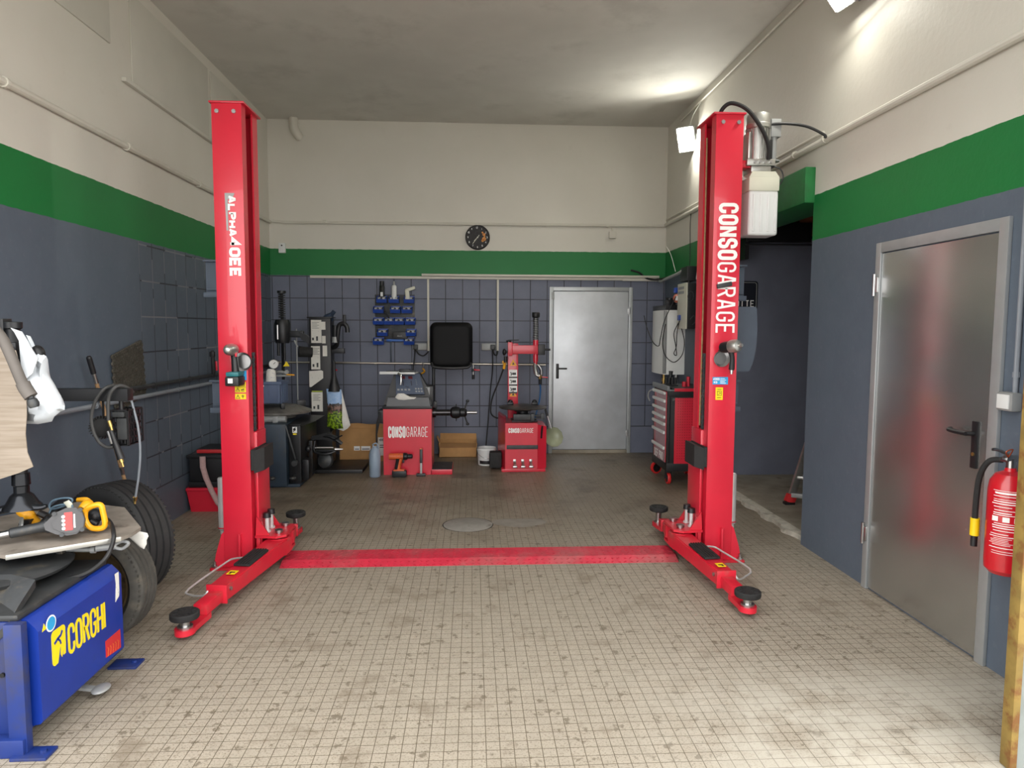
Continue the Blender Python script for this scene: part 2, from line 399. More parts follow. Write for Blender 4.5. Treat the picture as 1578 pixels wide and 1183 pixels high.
def wood_mat():
    m = bpy.data.materials.new('wood_print_sheet'); m.use_nodes = True; N = NT(m)
    tc = N.new('ShaderNodeTexCoord').outputs['Object']; mp = N.new('ShaderNodeMapping'); N.link(tc, mp.inputs[0]); mp.inputs['Scale'].default_value = (1, 4, 22)
    n = N.noise(mp.outputs[0], 2.2, 6, .6)
    N.link(N.mix(N.ramp(n, .3, .72), lin((152, 140, 127)), lin((127, 114, 98))), N.b.inputs['Base Color']); N.b.inputs['Roughness'].default_value = .6
    return m
WOODP = wood_mat()
def bag_print():
    m = bpy.data.materials.new('printed_shopping_bag'); m.use_nodes = True; N = NT(m)
    tc = N.new('ShaderNodeTexCoord').outputs['Object']; sp = N.new('ShaderNodeSeparateXYZ'); N.link(tc, sp.inputs[0])
    n = N.noise(tc, 26, 4); z = N.math('ADD', sp.outputs[2], N.math('MULTIPLY', N.math('SUBTRACT', n, .5), .16))
    skyc = N.mix(n, lin((70, 130, 200)), lin((190, 212, 230))); dark = N.mix(N.ramp(n, .4, .6), lin((30, 30, 26)), lin((128, 96, 84)))
    grn = N.mix(N.ramp(N.noise(tc, 45, 3), .4, .62), lin((40, 62, 14)), lin((140, 172, 36)))
    c = N.mix(N.math('GREATER_THAN', z, -.035), grn, dark); c = N.mix(N.math('GREATER_THAN', z, .055), c, skyc)
    N.link(c, N.b.inputs['Base Color']); N.b.inputs['Roughness'].default_value = .4
    return m
BAGP = bag_print()

# ================================================================== SETTING
def S(name, fn, m):
    b = MB(); fn(b); return struct(name, b, m)
S('floor', lambda b: b.box(XL-.3, XR+.06, Y0-1.0, D+.3, -.2, 0), M_FLOOR)
S('floor_alcove', lambda b: b.box(XR+.06, AX1+.2, AY0-.9, AY1+.2, -.2, .035), M_CONC)
S('floor_apron', lambda b: b.box(-14, 14, -14, Y0-1.0, -.2, -.002), M_APRON)
S('ceiling', lambda b: b.box(XL-.3, XR+.3, Y0, D+.3, ZC, ZC+.2), M_CEIL)
S('wall_left', lambda b: b.box(XL-.3, XL, Y0, D, 0, ZC), M_WL)
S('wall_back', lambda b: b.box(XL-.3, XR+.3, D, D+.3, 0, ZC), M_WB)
def wr(b):
    b.box(XR, XR+.28, Y0, AY0, 0, ZC); b.box(XR, XR+.28, AY0, AY1, 2.515, ZC); b.box(XR, XR+.28, AY1, D, 0, ZC)
S('wall_right', wr, M_WR)
S('wall_front', lambda b: b.box(XL-.3, XR+.3, Y0-.28, Y0, 3.35, ZC+.2), M_WHITE)
S('wall_alcove', lambda b: (b.box(XR+.28, AX1+.2, AY1, AY1+.2, 0, 3.2), b.box(AX1, AX1+.2, AY0-.9, AY1, 0, 3.2), b.box(XR+.28, AX1, AY0-1.1, AY0-.9, 0, 3.2)), M_ALC)
S('ceiling_alcove', lambda b: b.box(XR+.28, AX1+.2, AY0-1.1, AY1+.2, 3.2, 3.3), M_ALC)
def lint(b):
    b.box(XR-.075, XR+.28, AY0-.012, AY1, 2.50, 2.755, .012)
S('trim_1', lint, M_GREEN)   # green lintel over the alcove
def curb(b):
    random.seed(3); n = 40; y0, y1 = AY0-.0, AY1-.01
    pts = []
    for i in range(n+1):
        y = y0+(y1-y0)*i/n; pts.append((XR+.012+.02*random.random()+.02*math.sin(i*.9), y, 0.0))
    b.prism([(XR+.11, y0, 0)]+pts+[(XR+.11, y1, 0)], (0, 0, .037))
S('trim_2', curb, M_CURB)
# faint boarded openings high on the left wall
def brd(b):
    for y0, y1 in ((5.35, 6.83), (6.9, 7.82)):
        z0, z1 = 3.36, 4.0
        b.box(XL, XL+.012, y0, y1, z0, z1, .004)
    b.box(XL, XL+.035, 5.2, 8.0, 3.325, 3.355, .006)
S('trim_3', brd, M_WHITE)
def brd2(b):
    b.box(XL, XL+.012, 4.0, 5.05, 3.52, 4.0, .004)
S('trim_4', brd2, M_WHITE)

# ---------------------------------------------------------------- back steel door
def back_door():
    t = bpy.data.objects.new('door_1', None); COL.objects.link(t); t.location = (1.5, D, 0); t['kind'] = 'structure'
    b = MB(); x0, x1, zt = .975, 2.035, 2.115
    b.box(x0, x0+.05, D-.025, D, 0, zt, .005); b.box(x1-.05, x1, D-.025, D, 0, zt, .005); b.box(x0+.05, x1-.05, D-.025, D, zt-.05, zt, .005)
    ob('door_frame', b, GALV2, t)
    b = MB(); b.box(x0+.055, x1-.055, D-.02, D, .05, zt-.055, .006); lf = ob('door_leaf', b, GALV, t)
    b = MB(); b.box(x0+.045, x1-.045, D-.03, D, 0, .045, .004); ob('threshold', b, M_CONC, t)
    b = MB(); b.box(1.065, 1.1, D-.032, D-.02, .96, 1.15, .006); ob('lock_plate', b, BLACK, lf)
    b = MB(); b.cyl((1.083, D-.03, 1.09), (1.083, D-.075, 1.09), .011); b.beam((1.075, D-.072, 1.09), (1.2, D-.072, 1.09), .016, .02, .006); ob('door_handle', b, BLACK, lf)
    for z in (.22, 1.78):
        b = MB(); b.box(x1-.065, x1-.03, D-.035, D-.02, z, z+.075, .004); b.cyl((x1-.047, D-.038, z-.02), (x1-.047, D-.038, z+.09), .008); ob('hinge', b, STEEL, t)
    b = MB(); b.box(1.0, 1.035, D-.03, D-.02, 1.96, 2.05, .003); ob('door_catch', b, GREYM, t)
back_door()
# ---------------------------------------------------------------- right steel door
def right_door():
    t = bpy.data.objects.new('door_2', None); COL.objects.link(t); t.location = (XR, 3.57, 0); t['kind'] = 'structure'
    y0, y1, zt = 3.05, 4.09, 2.115; b = MB()
    b.box(XR-.022, XR-.001, y0, y0+.06, 0, zt, .005); b.box(XR-.022, XR-.001, y1-.05, y1, 0, zt, .005); b.box(XR-.022, XR-.001, y0+.06, y1-.05, zt-.06, zt, .005)
    ob('door_frame', b, GALV2, t)
    m = mat('brushed_door_sheet', (190, 191, 190), .27, .9, var=.05, vs=2.5, dirt=(190, 192, 192), ds=3.2, da=(.64, .7), dm=.5)
    b = MB(); b.box(XR-.014, XR, y0+.065, y1-.055, .015, zt-.066, .004); lf = ob('door_leaf', b, m, t)
    b = MB(); b.box(XR-.027, XR-.014, 3.165, 3.205, .93, 1.16, .005); ob('lock_plate', b, BLACK, lf)
    b = MB(); b.cyl((XR-.024, 3.185, 1.1), (XR-.07, 3.185, 1.1), .011); b.tube([(XR-.068, 3.185, 1.1), (XR-.07, 3.27, 1.1), (XR-.066, 3.31, 1.103), (XR-.045, 3.32, 1.105)], .011, 10, 5); ob('door_handle', b, BLACK, lf)
    b = MB(); b.cyl((XR-.026, 3.185, 1.0), (XR-.031, 3.185, 1.0), .009); ob('lock_cylinder', b, BRASS, lf)
    for z in (.3, 1.82):
        b = MB(); b.box(XR-.035, XR-.014, y1-.045, y1-.005, z, z+.09, .004); b.cyl((XR-.036, y1-.02, z-.02), (XR-.036, y1-.02, z+.11), .009); ob('hinge', b, STEEL, t)
right_door()

# ================================================================== PIPES AND WIRING ON THE WALLS
def pipe(name, pts, r, m, label, clips=None, group=None, sub=1, cat='pipe', n=10):
    t = thing(name, label, cat, pts[0], group)
    b = MB(); b.tube(pts, r, n, sub); ob('pipe_run', b, m, t)
    for (p, ax) in (clips or []):
        b = MB(); a = Vector(ax); b.lathe([(r*1.35, -.012), (r*1.35, .012)], p, a, 10); ob('clip', b, m, t)
    return t
pipe('conduit', [(XL+.022, Y0+.05, 2.875), (XL+.022, D-.05, 2.87)], .022, PIPEW, 'white painted pipe running the length of the left wall above the green stripe', [((XL+.022, y, 2.873), (0, 1, 0)) for y in (3.9, 5.2, 6.5)])
pipe('conduit', [(XL+.05, D-.02, 2.885), (XL+.2, D-.02, 2.87), (XR-.02, D-.02, 2.885)], .018, PIPEW, 'white painted pipe across the back wall behind the clock', [((x, D-.02, 2.88), (1, 0, 0)) for x in (-1.8, -.8, .9, 1.7)])
pipe('conduit', [(XR-.024, Y0+.05, 2.9), (XR-.024, D-.06, 2.89)], .022, PIPEW, 'white painted pipe along the right wall above the green stripe', [((XR-.024, y, 2.9), (0, 1, 0)) for y in (4.75, 5.2, 5.7, 6.4)])
pipe('conduit', [(XR-.014, 4.8, 2.96), (XR-.014, D-.06, 2.955)], .011, PIPEW, 'thin white conduit just above the thick right wall pipe')
pipe('conduit', [(XR-.02, Y0+.2, ZC-.09), (XR-.02, 8.15, ZC-.09)], .011, PIPEW, 'thin white cable conduit under the ceiling along the right wall')
pipe('conduit', [(XL+.045, Y0+.05, 1.10), (XL+.045, D-.03, 1.065)], .016, PIPEG, 'grey conduit along the left wall, lower of the two waist high pipes', [((XL+.045, y, 1.10-(y-Y0)*.0055), (0, 1, 0)) for y in (4.6, 5.85, 6.9, 8)])
pipe('air_pipe', [(XL+.048, 4.9, 1.155), (XL+.048, D-.03, 1.14)], .017, DKGREY, 'dark steel air pipe along the left wall, upper of the two waist high pipes', [((XL+.048, y, 1.15), (0, 1, 0)) for y in (5.42, 6.1, 7, 8)])
pipe('air_pipe', [(XL+.05, D-.03, 1.165), (.93, D-.03, 1.135)], .013, PIPES, 'steel air pipe across the back wall behind the machines', [((x, D-.03, 1.15), (1, 0, 0)) for x in (-1.2, -.1, .55)])
def trunk(b):
    b.box(-1.985, 1.9, D-.035, D, 2.2, 2.232, .004)
one('cable_trunking', trunk, PIPEW, 'long white cable trunking under the green stripe on the back wall', 'cable trunking')
def trunk2(b): b.box(-.62, 2.36, D-.06, D-.002, 2.235, 2.262, .004); b.box(1.9, 2.36, D-.04, D, 2.195, 2.232, .004)
one('cable_trunking', trunk2, PIPEW, 'second white cable trunking stacked on the first, over the back door', 'cable trunking')
one('cable_trunking', lambda b: (b.box(-.556, -.53, D-.02, D, 1.31, 2.2, .003)), PIPEW, 'white vertical cable duct left of the black wheel hood', 'cable trunking')
one('cable_trunking', lambda b: (b.box(.312, .338, D-.02, D, 1.31, 2.2, .003)), PIPEW, 'white vertical cable duct left of the red tyre changer column', 'cable trunking')
def socket(x, label):
    t = thing('wall_socket', label, 'socket', (x, D, 1.36))
    b = MB(); b.box(x-.095, x+.085, D-.035, D, 1.315, 1.405, .012); ob('socket_body', b, GREYM, t)
    return t
def plug(x, parent):
    b = MB(); b.box(x-.03, x+.03, D-.07, D-.033, 1.325, 1.39, .012); return ob('plug', b, DKGREY, parent)
s1 = socket(-.645, 'grey double wall socket under the end of the left white duct'); plug(-.70, s1)
s2 = socket(.215, 'grey double wall socket left of the red column'); plug(.262, s2)
def cab(name, pts, r, m, label, cat='cable', sub=8): 
    b = MB(); b.tube(pts, r, 8, sub); return tag(ob(name, b, m), label, cat)
cab('power_cable', [(-.70, D-.075, 1.33), (-.66, D-.08, 1.27), (-.6, D-.06, 1.25), (-.545, D-.03, 1.3)], .008, CABB, 'short black cable looping from the left wall socket to its duct')
cab('power_cable', [(-.705, D-.072, 1.33), (-.715, D-.08, 1.2), (-.725, 8.5, 1.0), (-.70, 8.2, .82)], .007, CABB, 'black power cable dropping from the left socket behind the balancer')
cab('power_cable', [(.262, D-.075, 1.33), (.28, D-.08, 1.27), (.31, D-.06, 1.26), (.325, D-.03, 1.31)], .008, CABB, 'short black cable looping from the right wall socket to its duct')
cab('power_cable', [(.255, D-.075, 1.33), (.26, D-.08, 1.1), (.23, D-.1, .8), (.2, D-.15, .4), (.16, 8.4, .03)], .007, CABB, 'black power cable hanging from the right socket down behind the white bucket')
def ceil_pipe():
    b = MB(); b.tube([(-2.14, D-.06, ZC), (-2.14, D-.06, ZC-.06), (-2.13, D-.06, ZC-.13), (-2.10, D-.03, ZC-.19), (-2.08, D, ZC-.21)], .052, 14, 6)
    tag(ob('pipe_elbow', b, PIPEW), 'fat white pipe elbow in the far left corner of the ceiling', 'pipe')
ceil_pipe()
def jbox():
    b = MB(); b.box(-2.475+.12, -2.475+.2, D-.04, D, 2.5, 2.62, .006)
    t = thing('wall_sensor', 'small white box with a black dot on the back wall beside the left lift column', 'wall box', (-2.315, D, 2.5))
    ob('case', b, WPL, t); b = MB(); b.cyl((-2.315, D-.038, 2.59), (-2.315, D-.045, 2.59), .009); ob('sensor_dot', b, BLACK, t)
jbox()
one('junction_box', lambda b: (b.box(1.715, 1.805, D-.045, D, 2.72, 2.81, .01), b.cyl((1.76, D-.02, 2.8), (1.76, D-.02, 2.86), .01)), PIPEW, 'small white junction box under the pipe, right of the clock', 'junction box')
def clock():
    c = Vector((.072, D, 2.716)); R = .152
    t = thing('wall_clock', 'round black wall clock on the back wall above the green stripe', 'clock', c)
    b = MB(); b.lathe([(R, 0), (R, .03), (R-.008, .036), (R-.012, .032), (R-.012, .028)], c, (0, -1, 0), 40); ob('clock_case', b, BLACK, t)
    fm = mat('clock_face_print', (34, 32, 34), .6, var=.5, vs=30)
    b = MB(); b.lathe([(R-.012, .0281), (R-.012, .0301)], c, (0, -1, 0), 40); ob('clock_face', b, fm, t)
    for k in range(1, 13):
        b = MB(); a = PI/2-2*PI*k/12; p = c+Vector((math.cos(a)*.118, -.0305, math.sin(a)*.118)); s = str(k)
        b.text(s, p+Vector((-.009*len(s), 0, -.012)), (1, 0, 0), (0, 0, 1), .024, .015, .0035, th=.001)
        ob('numeral', b, WHITE, t)
    om = mat('clock_orange_print', (206, 140, 76), .6, var=.3, vs=40)
    b = MB()
    for (x, z, r) in ((.078, .036, .02), (.06, .06, .012), (.08, -.02, .026), (.062, -.04, .018), (.085, .012, .012)):
        b.lathe([(r, .0302), (r*.9, .0312)], c+Vector((x, 0, z)), (0, -1, 0), 7)
    ob('dial_decoration', b, om, t)
    b = MB()
    for a, L, w in ((232, .1, .007), (55, .035, .008), (226, .062, .009)):
        d = Vector((math.cos(math.radians(a)), 0, math.sin(math.radians(a)))); o = c+Vector((0, -.034, 0))
        b.beam(o, o+d*L, w, .002, upv=(0, 1, 0))
    b.cyl(c+Vector((0, -.03, 0)), c+Vector((0, -.037, 0)), .009)
    ob('clock_hands', b, CREAM, t)
clock()
# floodlights
def flood(c, n, label, w=.22, h=.17):
    c = Vector(c); n = Vector(n).normalized(); uu = Vector((0, 0, 1)).cross(n).normalized(); vv = n.cross(uu)
    t = thing('floodlight', label, 'floodlight', c)
    b = MB(); b.obox(c-n*.022, (w+.03, h+.03, .035), (uu, vv, n), .008)
    for k in range(6): b.obox(c-n*.045+uu*(-w/2+w*(k+.5)/6), (.008, h*.8, .02), (uu, vv, n))
    ob('housing', b, GREYM, t)
    b = MB(); b.obox(c, (w, h, .006), (uu, vv, n)); ob('light_panel', b, LED, t)
    b = MB(); wp = Vector((XR-.006, c.y, c.z+.03))
    b.obox(wp, (.012, .1, .06), None, .003)
    for s in (-1, 1): b.beam(c-n*.03+uu*s*(w/2+.02), wp+Vector((0, s*.03, 0)), .008, .02)
    ob('bracket', b, GREYM, t)
    return t
flood((XR-.17, 4.38, 3.665), (-.72, -.12, -.68), 'bright floodlight high on the right wall at the top edge of the view', .15, .14)
flood((XR-.10, 7.69, 3.67), (-.55, -.7, -.42), 'bright floodlight on the right wall beside the far corner', .17, .24)
cab('lamp_cable', [(XR-.06, 7.69, 3.77), (XR-.05, 7.63, 3.9), (XR-.02, 7.45, ZC-.10)], .006, CABW, 'thin white cable from the far floodlight up to the ceiling conduit')
# light switch with its conduit
t = thing('switch_box', 'grey surface switch box on the right wall beside the steel door', 'switch', (XR, 2.985, 1.23))
b = MB(); b.box(XR-.05, XR, 2.935, 3.03, 1.235, 1.32, .01); ob('switch_case', b, GREYM, t)
b = MB(); b.box(XR-.056, XR-.048, 2.95, 3.02, 1.245, 1.31, .004); ob('rocker', b, WPL, t)
pipe('conduit', [(XR-.014, 2.965, 1.32), (XR-.014, 2.965, 1.4), (XR-.014, 2.967, 2.58)], .011, PIPEG, 'grey vertical conduit dropping to the switch box on the right wall', [((XR-.014, 2.965, 1.4), (0, 0, 1))])
cab('motor_cable', [(1.99, 4.75, 2.98), (2.1, 4.72, 2.99), (2.26, 4.7, 2.97), (2.38, 4.68, 2.91), (XR-.065, 4.68, 2.89)], .01, CABB, 'black cable arching from the lift motor to the right wall pipe')

# ================================================================== TWO POST LIFT
M_DEC = YEL
def warn_tri(b, o, xd, yd, s, th=.001):
    o, xd, yd = Vector(o), Vector(xd), Vector(yd)
    b.stroke([(0, 0), (s, 0), (s/2, s*.87)], s*.09, o, xd, yd, th, True); b.stroke([(s/2, s*.25), (s/2, s*.6)], s*.1, o, xd, yd, th)
def lift(side):
    L = side < 0; s = side
    xi = -1.45 if L else 1.60; w = .185; yf, yb = 4.58, 4.905; H = 3.0
    X = lambda d: xi+s*d      # d: distance outward from the inner face
    cx = X(w/2)
    t = thing('lift_column', 'left red lift column with dark red cap and white lettering ending in EE' if L else 'right red lift column with motor and white oil tank at its top', 'lift column', (cx, 4.74, 0), 'two post car lift columns')
    def bx(b, d0, d1, y0, y1, z0, z1, bev=0): b.box(min(X(d0), X(d1)), max(X(d0), X(d1)), y0, y1, z0, z1, bev)
    # post: folded channel open to the inside
    b = MB(); th = .012
    bx(b, w-th-.001, w-.001, yf+th*.7, yb-th*.7, .012, H); bx(b, 0, w, yf, yf+th, .012, H, .003); bx(b, 0, w, yb-th, yb, .012, H, .003)
    bx(b, .001, th, yf+th*.7, yf+.085, .012, H); bx(b, .001, th, yb-.10, yb-th*.7, .012, H)
    bx(b, .05, .06, yf+.08, yf+.12, .9, H-.02); bx(b, .05, .06, yb-.14, yb-.1, .9, H-.02)
    post = ob('post', b, RED, t)
    b = MB(); bx(b, -.02, w+.012, yf-.012, yb+.02, H, H+.012, .003); bx(b, w, w+.006, yf+.08, yb-.05, 2.6, 2.98, .002); ob('cap_plate', b, RED, t)
    for d in (.045, .15):
        b = MB(); b.cyl((X(d), yf-.001, H-.05), (X(d), yf-.008, H-.05), .014, n=6); b.cyl((X(d), yf-.006, H-.05), (X(d), yf-.012, H-.05), .007); ob('bolt', b, STEEL, t)
    # base plate and gussets
    b = MB(); bx(b, -.02, w+.085, yf-.035, yb+.06, 0, .016, .003); ob('base_plate', b, RED_D, t)
    for yy in (yf, yb-.012):
        b = MB(); b.prism([(X(w), yy, .016), (X(w+.07), yy, .016), (X(w+.055), yy, .1), (X(w+.015), yy, .235), (X(w), yy, .25)], (0, .012, 0)); ob('gusset', b, RED, t)
    b = MB(); bx(b, .07 if L else w-.07-.012, .07+.012 if L else w-.07, yf-.035, yf, .016, .24, .003); ob('stiffener', b, RED, t)
    for d, y in ((w+.06, yf-.01), (w+.06, yb+.03)):
        b = MB(); b.cyl((X(d), y, .016), (X(d), y, .03), .019, n=6); b.cyl((X(d), y, .03), (X(d), y, .055), .009); ob('anchor_bolt', b, STEEL, t)
    # inside of the post: chain, rod
    b = MB(); z = .9
    while z < 1.42:
        k = int(round((z-.9)/.018)) % 2
        b.box(X(.012)-.01, X(.012)+.01, yf+.128+.012*k, yf+.134+.012*k, z, z+.026, .003); b.box(X(.012)-.01, X(.012)+.01, yf+.156-.012*k, yf+.162-.012*k, z, z+.026, .003)
        z += .018
    ob('lift_chain', b, DKGREY, t)
    b = MB()
    if not L: b.tube([(X(.008), yb-.125, .92), (X(.01), yb-.13, 2), (X(.008), yb-.125, 2.9)], .006, 6, 4); ob('safety_rope', b, WOODH, t)
    # carriage
    b = MB(); bx(b, -.018, .05, yf+.09, yb-.03, .2, .9, .006); bx(b, -.03, -.018, yf+.05, yb-.01, .2, .66, .003)
    bx(b, -.05, -.018, yf+.05, yf+.065, .1, .3, .003); bx(b, -.05, -.018, yb-.03, yb-.015, .1, .3, .003)
    car = ob('carriage', b, RED, t)
    b = MB()
    yc = (yf+yb)/2-.06
    b.prism([(X(-.012), yc-.13, .665), (X(-.012), yc+.16, .665), (X(-.012), yc+.16, .80), (X(-.012), yc-.13, .80)], (-s*.02, 0, 0))
    b.prism([(X(-.03), yc-.13, .645), (X(-.085), yc-.085, .66), (X(-.085), yc+.12, .66), (X(-.03), yc+.16, .645), ], (0, 0, .15))
    ob('rubber_bumper', b, RUB, t)
    # arm bracket plates with pins
    pv = [Vector((X(-.15), 4.66, 0)), Vector((X(-.15), 4.83, 0))]
    b = MB()
    for z in (.075, .2): b.prism([(X(-.01), yf+.02, z), (X(-.15), yf+.0, z), (X(-.21), yf+.04, z), (X(-.21), yb-.06, z), (X(-.15), yb+.0, z), (X(-.01), yb-.02, z)], (0, 0, .016))
    bx(b, -.04, -.015, yf+.03, yb-.03, .075, .216, .004)
    for yy in (yf+.03, yb-.045): b.prism([(X(-.01), yy, .2), (X(-.1), yy, .216), (X(-.02), yy, .34)], (0, .014, 0))
    brk = ob('arm_bracket', b, RED_D, t)
    for p in pv:
        b = MB(); b.cyl(p+Vector((0, 0, .06)), p+Vector((0, 0, .235)), .02); b.cyl(p+Vector((0, 0, .225)), p+Vector((0, 0, .24)), .028); ob('pivot_pin', b, STEEL, brk)
    for k, yy in enumerate((4.69, 4.79)):
        b = MB(); q = Vector((X(-.065), yy, .216)); b.cyl(q, q+Vector((0, 0, .1)), .014); b.cyl(q, q+Vector((0, 0, .012)), .024); ob('lock_pin', b, CHROME, brk); b = MB()
        b.cyl(q+Vector((0, 0, .1)), q+Vector((0, 0, .132)), .027, .023, n=12); ob('arm_lock_knob', b, BLACKM, brk)
    # arms
    def arm(p, tube_end, end, wid0, wid1, z0, h, front, pz):
        a = Vector((p.x, p.y, 0)); e = Vector((end[0], end[1], 0)); te = Vector((tube_end[0], tube_end[1], 0)); d = (e-a).normalized(); n = Vector((-d.y, d.x, 0))
        if n.x*s < 0: n = -n       # n points outward
        b = MB()
        def P(q, o, z): v = q+n*o; return (v.x, v.y, z)
        a0 = a-d*.05
        V = [P(a0, -wid0/2, z0), P(a0, wid0/2, z0), P(te, wid1/2, z0-.02), P(te, -wid1/2, z0-.02)]
        Vt = [P(a0, -wid0/2, z0+h), P(a0, wid0/2, z0+h), P(te, wid1/2, z0+h-.035), P(te, -wid1/2, z0+h-.035)]
        vs = [b.bm.verts.new(v) for v in V+Vt]
        for f in ((3, 2, 1, 0), (4, 5, 6, 7), (0, 1, 5, 4), (1, 2, 6, 5), (2, 3, 7, 6), (3, 0, 4, 7)): b.bm.faces.new([vs[i] for i in f])
        bmesh.ops.bevel(b.bm, geom=b.bm.edges[:], offset=.006, segments=2, affect='EDGES')
        # flange round the mouth and knuckle at the pivot
        b.obox(te+Vector((0, 0, z0-.02+(h-.015)/2+.0)), (wid1+.02, .012, h+.0), (n, d, Vector((0, 0, 1))), .003)
        b.cyl(a+Vector((0, 0, z0)), a+Vector((0, 0, z0+h)), wid0*.5, n=20)
        o = ob('swing_arm', b, RED_D, t)
        b = MB(); zz = z0-.012; ez = z0-.052
        b.beam(te-d*.1+Vector((0, 0, zz+.032)), te+(e-te)*.55+Vector((0, 0, zz+.02)), wid1*.74, .06, .005)
        ring = [P(e, 0, ez)]
        pts = [P(te+(e-te)*.4, -wid1*.36, ez), P(e-d*.03, -wid1*.42, ez)]+[P(e+d*(.055*math.sin(x)), -wid1*.5*math.cos(x), ez) for x in [PI*k/8 for k in range(9)]]+[P(te+(e-te)*.4, wid1*.36, ez)]
        b.prism(pts, (0, 0, .03)); ob('arm_extension', b, RED_D, o)
        c = e+Vector((0, 0, ez+.03))
        b = MB(); b.cyl(c, c+Vector((0, 0, pz-.036-c.z)), .024); b.cyl(c, c+Vector((0, 0, .012)), .038); ob('pad_stem', b, STEEL, o)
        b = MB(); q = Vector((c.x, c.y, pz-.04)); b.lathe([(.0, 0), (.055, 0), (.069, .006), (.072, .012), (.072, .034), (.066, .039), (.05, .036), (0, .036)], q, (0, 0, 1), 28)
        for k in range(10): 
            an = 2*PI*k/10; v = Vector((math.cos(an), math.sin(an), 0)); b.obox(q+v*.045+Vector((0, 0, .037)), (.02, .008, .006), (v, Vector((-v.y, v.x, 0)), Vector((0, 0, 1))))
        ob('lift_pad', b, RUB, o)
        if front:
            m0 = a+d*.27; m1 = a+d*.53
            b = MB(); zt = z0+h
            c1, c2 = m0+Vector((0, 0, zt-.004)), m1+Vector((0, 0, zt-.013)); b.beam(c1, c2, wid0*.7, .014, .004)
            for k in range(5):
                oo = n*((k-2)*.017); b.beam(c1+oo+Vector((0, 0, .008)), c2+oo+Vector((0, 0, .008)), .009, .006)
            ob('rubber_mat', b, RUB, o)
            b = MB(); c3 = a+d*.64+Vector((0, 0, zt-.0205)); sl = Vector((d.x, d.y, -.035/(te-a).length)).normalized(); b.obox(c3+n*.0+Vector((0, 0, .003)), (.05, .055, .002), (n, sl, n.cross(sl))); dec = ob('warning_sticker', b, YEL, o)
            b = MB(); b.obox(c3+Vector((0, 0, .0045)), (.03, .012, .0012), (n, sl, n.cross(sl))); b.obox(c3+sl*.012+n*.008+Vector((0, 0, .0042)), (.012, .02, .0012), (n, sl, n.cross(sl))); ob('sticker_print', b, BLACK, o)
            b = MB(); q = te-d*.05-n*(wid1/2+.001)+Vector((0, 0, z0+.04)); b.cyl(q, q-n*.01, .012, n=6); ob('stop_bolt', b, STEEL, o)
        return o, d, n
    if L: o, d, n = arm(pv[0], (-1.425, 3.86), (-1.468, 3.53), .145, .1, .085, .105, True, .148)
    else: o, d, n = arm(pv[0], (1.515, 3.95), (1.535, 3.675), .145, .1, .085, .105, True, .15)
    # foot guard wire
    if L: g = [(-1.475, 3.87, .13), (-1.5, 3.86, .1), (-1.62, 3.98, .06), (-1.66, 4.06, .065), (-1.57, 4.4, .10), (-1.52, 4.43, .12), (-1.39, 4.36, .15)]
    else: g = [(1.575, 3.97, .13), (1.6, 3.97, .1), (1.7, 4.12, .06), (1.78, 4.24, .065), (1.69, 4.48, .10), (1.64, 4.53, .12), (1.50, 4.45, .15)]
    b = MB(); b.tube(g, .006, 8, 3); ob('foot_guard', b, CHROME, o)
    arm(pv[1], (X(-.12), 5.05), ((-1.335, 5.25) if L else (1.47, 5.29)), .12, .095, .1, .09, False, .205)
    # pipe rest on the outer side
    cxo = X(w+.085)
    b = MB(); b.lathe([(.008, .17), (.016, .175), (.016, .2), (.025, .205), (.025, .56), (.019, .568), (.012, .565)], (cxo, 4.80, 0), (0, 0, 1), 20); ob('spare_pad_stem', b, CHROME, t)
    b = MB(); b.lathe([(.024, .215), (.03, .215), (.03, .222), (.024, .222)], (cxo, 4.80, 0), (0, 0, 1), 20, False); b.box(min(X(w), cxo-.0*s), max(X(w), cxo-s*.02), 4.793, 4.807, .214, .223); ob('stem_ring', b, RED, t)
    # dark trays fixed behind the post
    for z0, z1 in ((1.80, 2.05), (1.0, 1.22)):
        b = MB(); d0, d1 = .02, w+.19+(.01 if z0 > 1.5 else -.01); y = yb+.04
        if not L: d1 -= .02
        b.box(min(X(d0), X(d1)), max(X(d0), X(d1)), y, y+.012, z0, z1, .004)
        bx(b, d0, d1+.005, y-.04, y+.012, z0, z0+.012, .003); bx(b, d0, d1+.005, y-.04, y-.03, z0, z0+.035, .003)
        bx(b, d0, d1+.01, y-.025, y+.012, z1-.006, z1+.008, .003); bx(b, d0, d1-.01, y-.02, y+.0, z0+.05, z0+.06, .002)
        bx(b, .04, .07, yb-.002, y+.004, z0+.06, z1-.06); ob('rear_tray', b, SLATE, t)
    return t, X, yf, yb, w
tl, XLf, yf, yb, cw = lift(-1)
tr, XRf, yf, yb, cw = lift(1)
FX, FZ = Vector((1, 0, 0)), Vector((0, 0, 1)); DN = Vector((0, 0, -1))
# left lettering and stickers
b = MB(); b.prism([(-1.566, yf-.001, 2.445), (-1.505, yf-.001, 2.445), (-1.52, yf-.001, 2.405), (-1.548, yf-.001, 2.405), (-1.548, yf-.001, 2.21), (-1.56, yf-.001, 2.21)], (0, -.0012, 0)); ob('lettering_shade', b, GREYM, tl)
b = MB(); x = b.text('ALPHA', (-1.548, yf-.002, 2.43), DN, FX, .05, .048, .0135, .004); b.text('40EE', (-1.548, yf-.002, 2.43-x-.006), DN, FX, .072, .06, .018, .004); ob('lettering', b, WHITE, tl)
b = MB(); b.box(-1.545, -1.46, yf-.002, yf, 1.255, 1.325); lab(ob('load_sticker', b, SKY, tl), 'pale blue sticker')
b = MB(); b.box(-1.536, -1.466, yf-.002, yf, 1.175, 1.243); st = lab(ob('warning_sticker', b, YEL, tl), 'yellow warning sticker with four symbols'); Y_ = yf-.0022
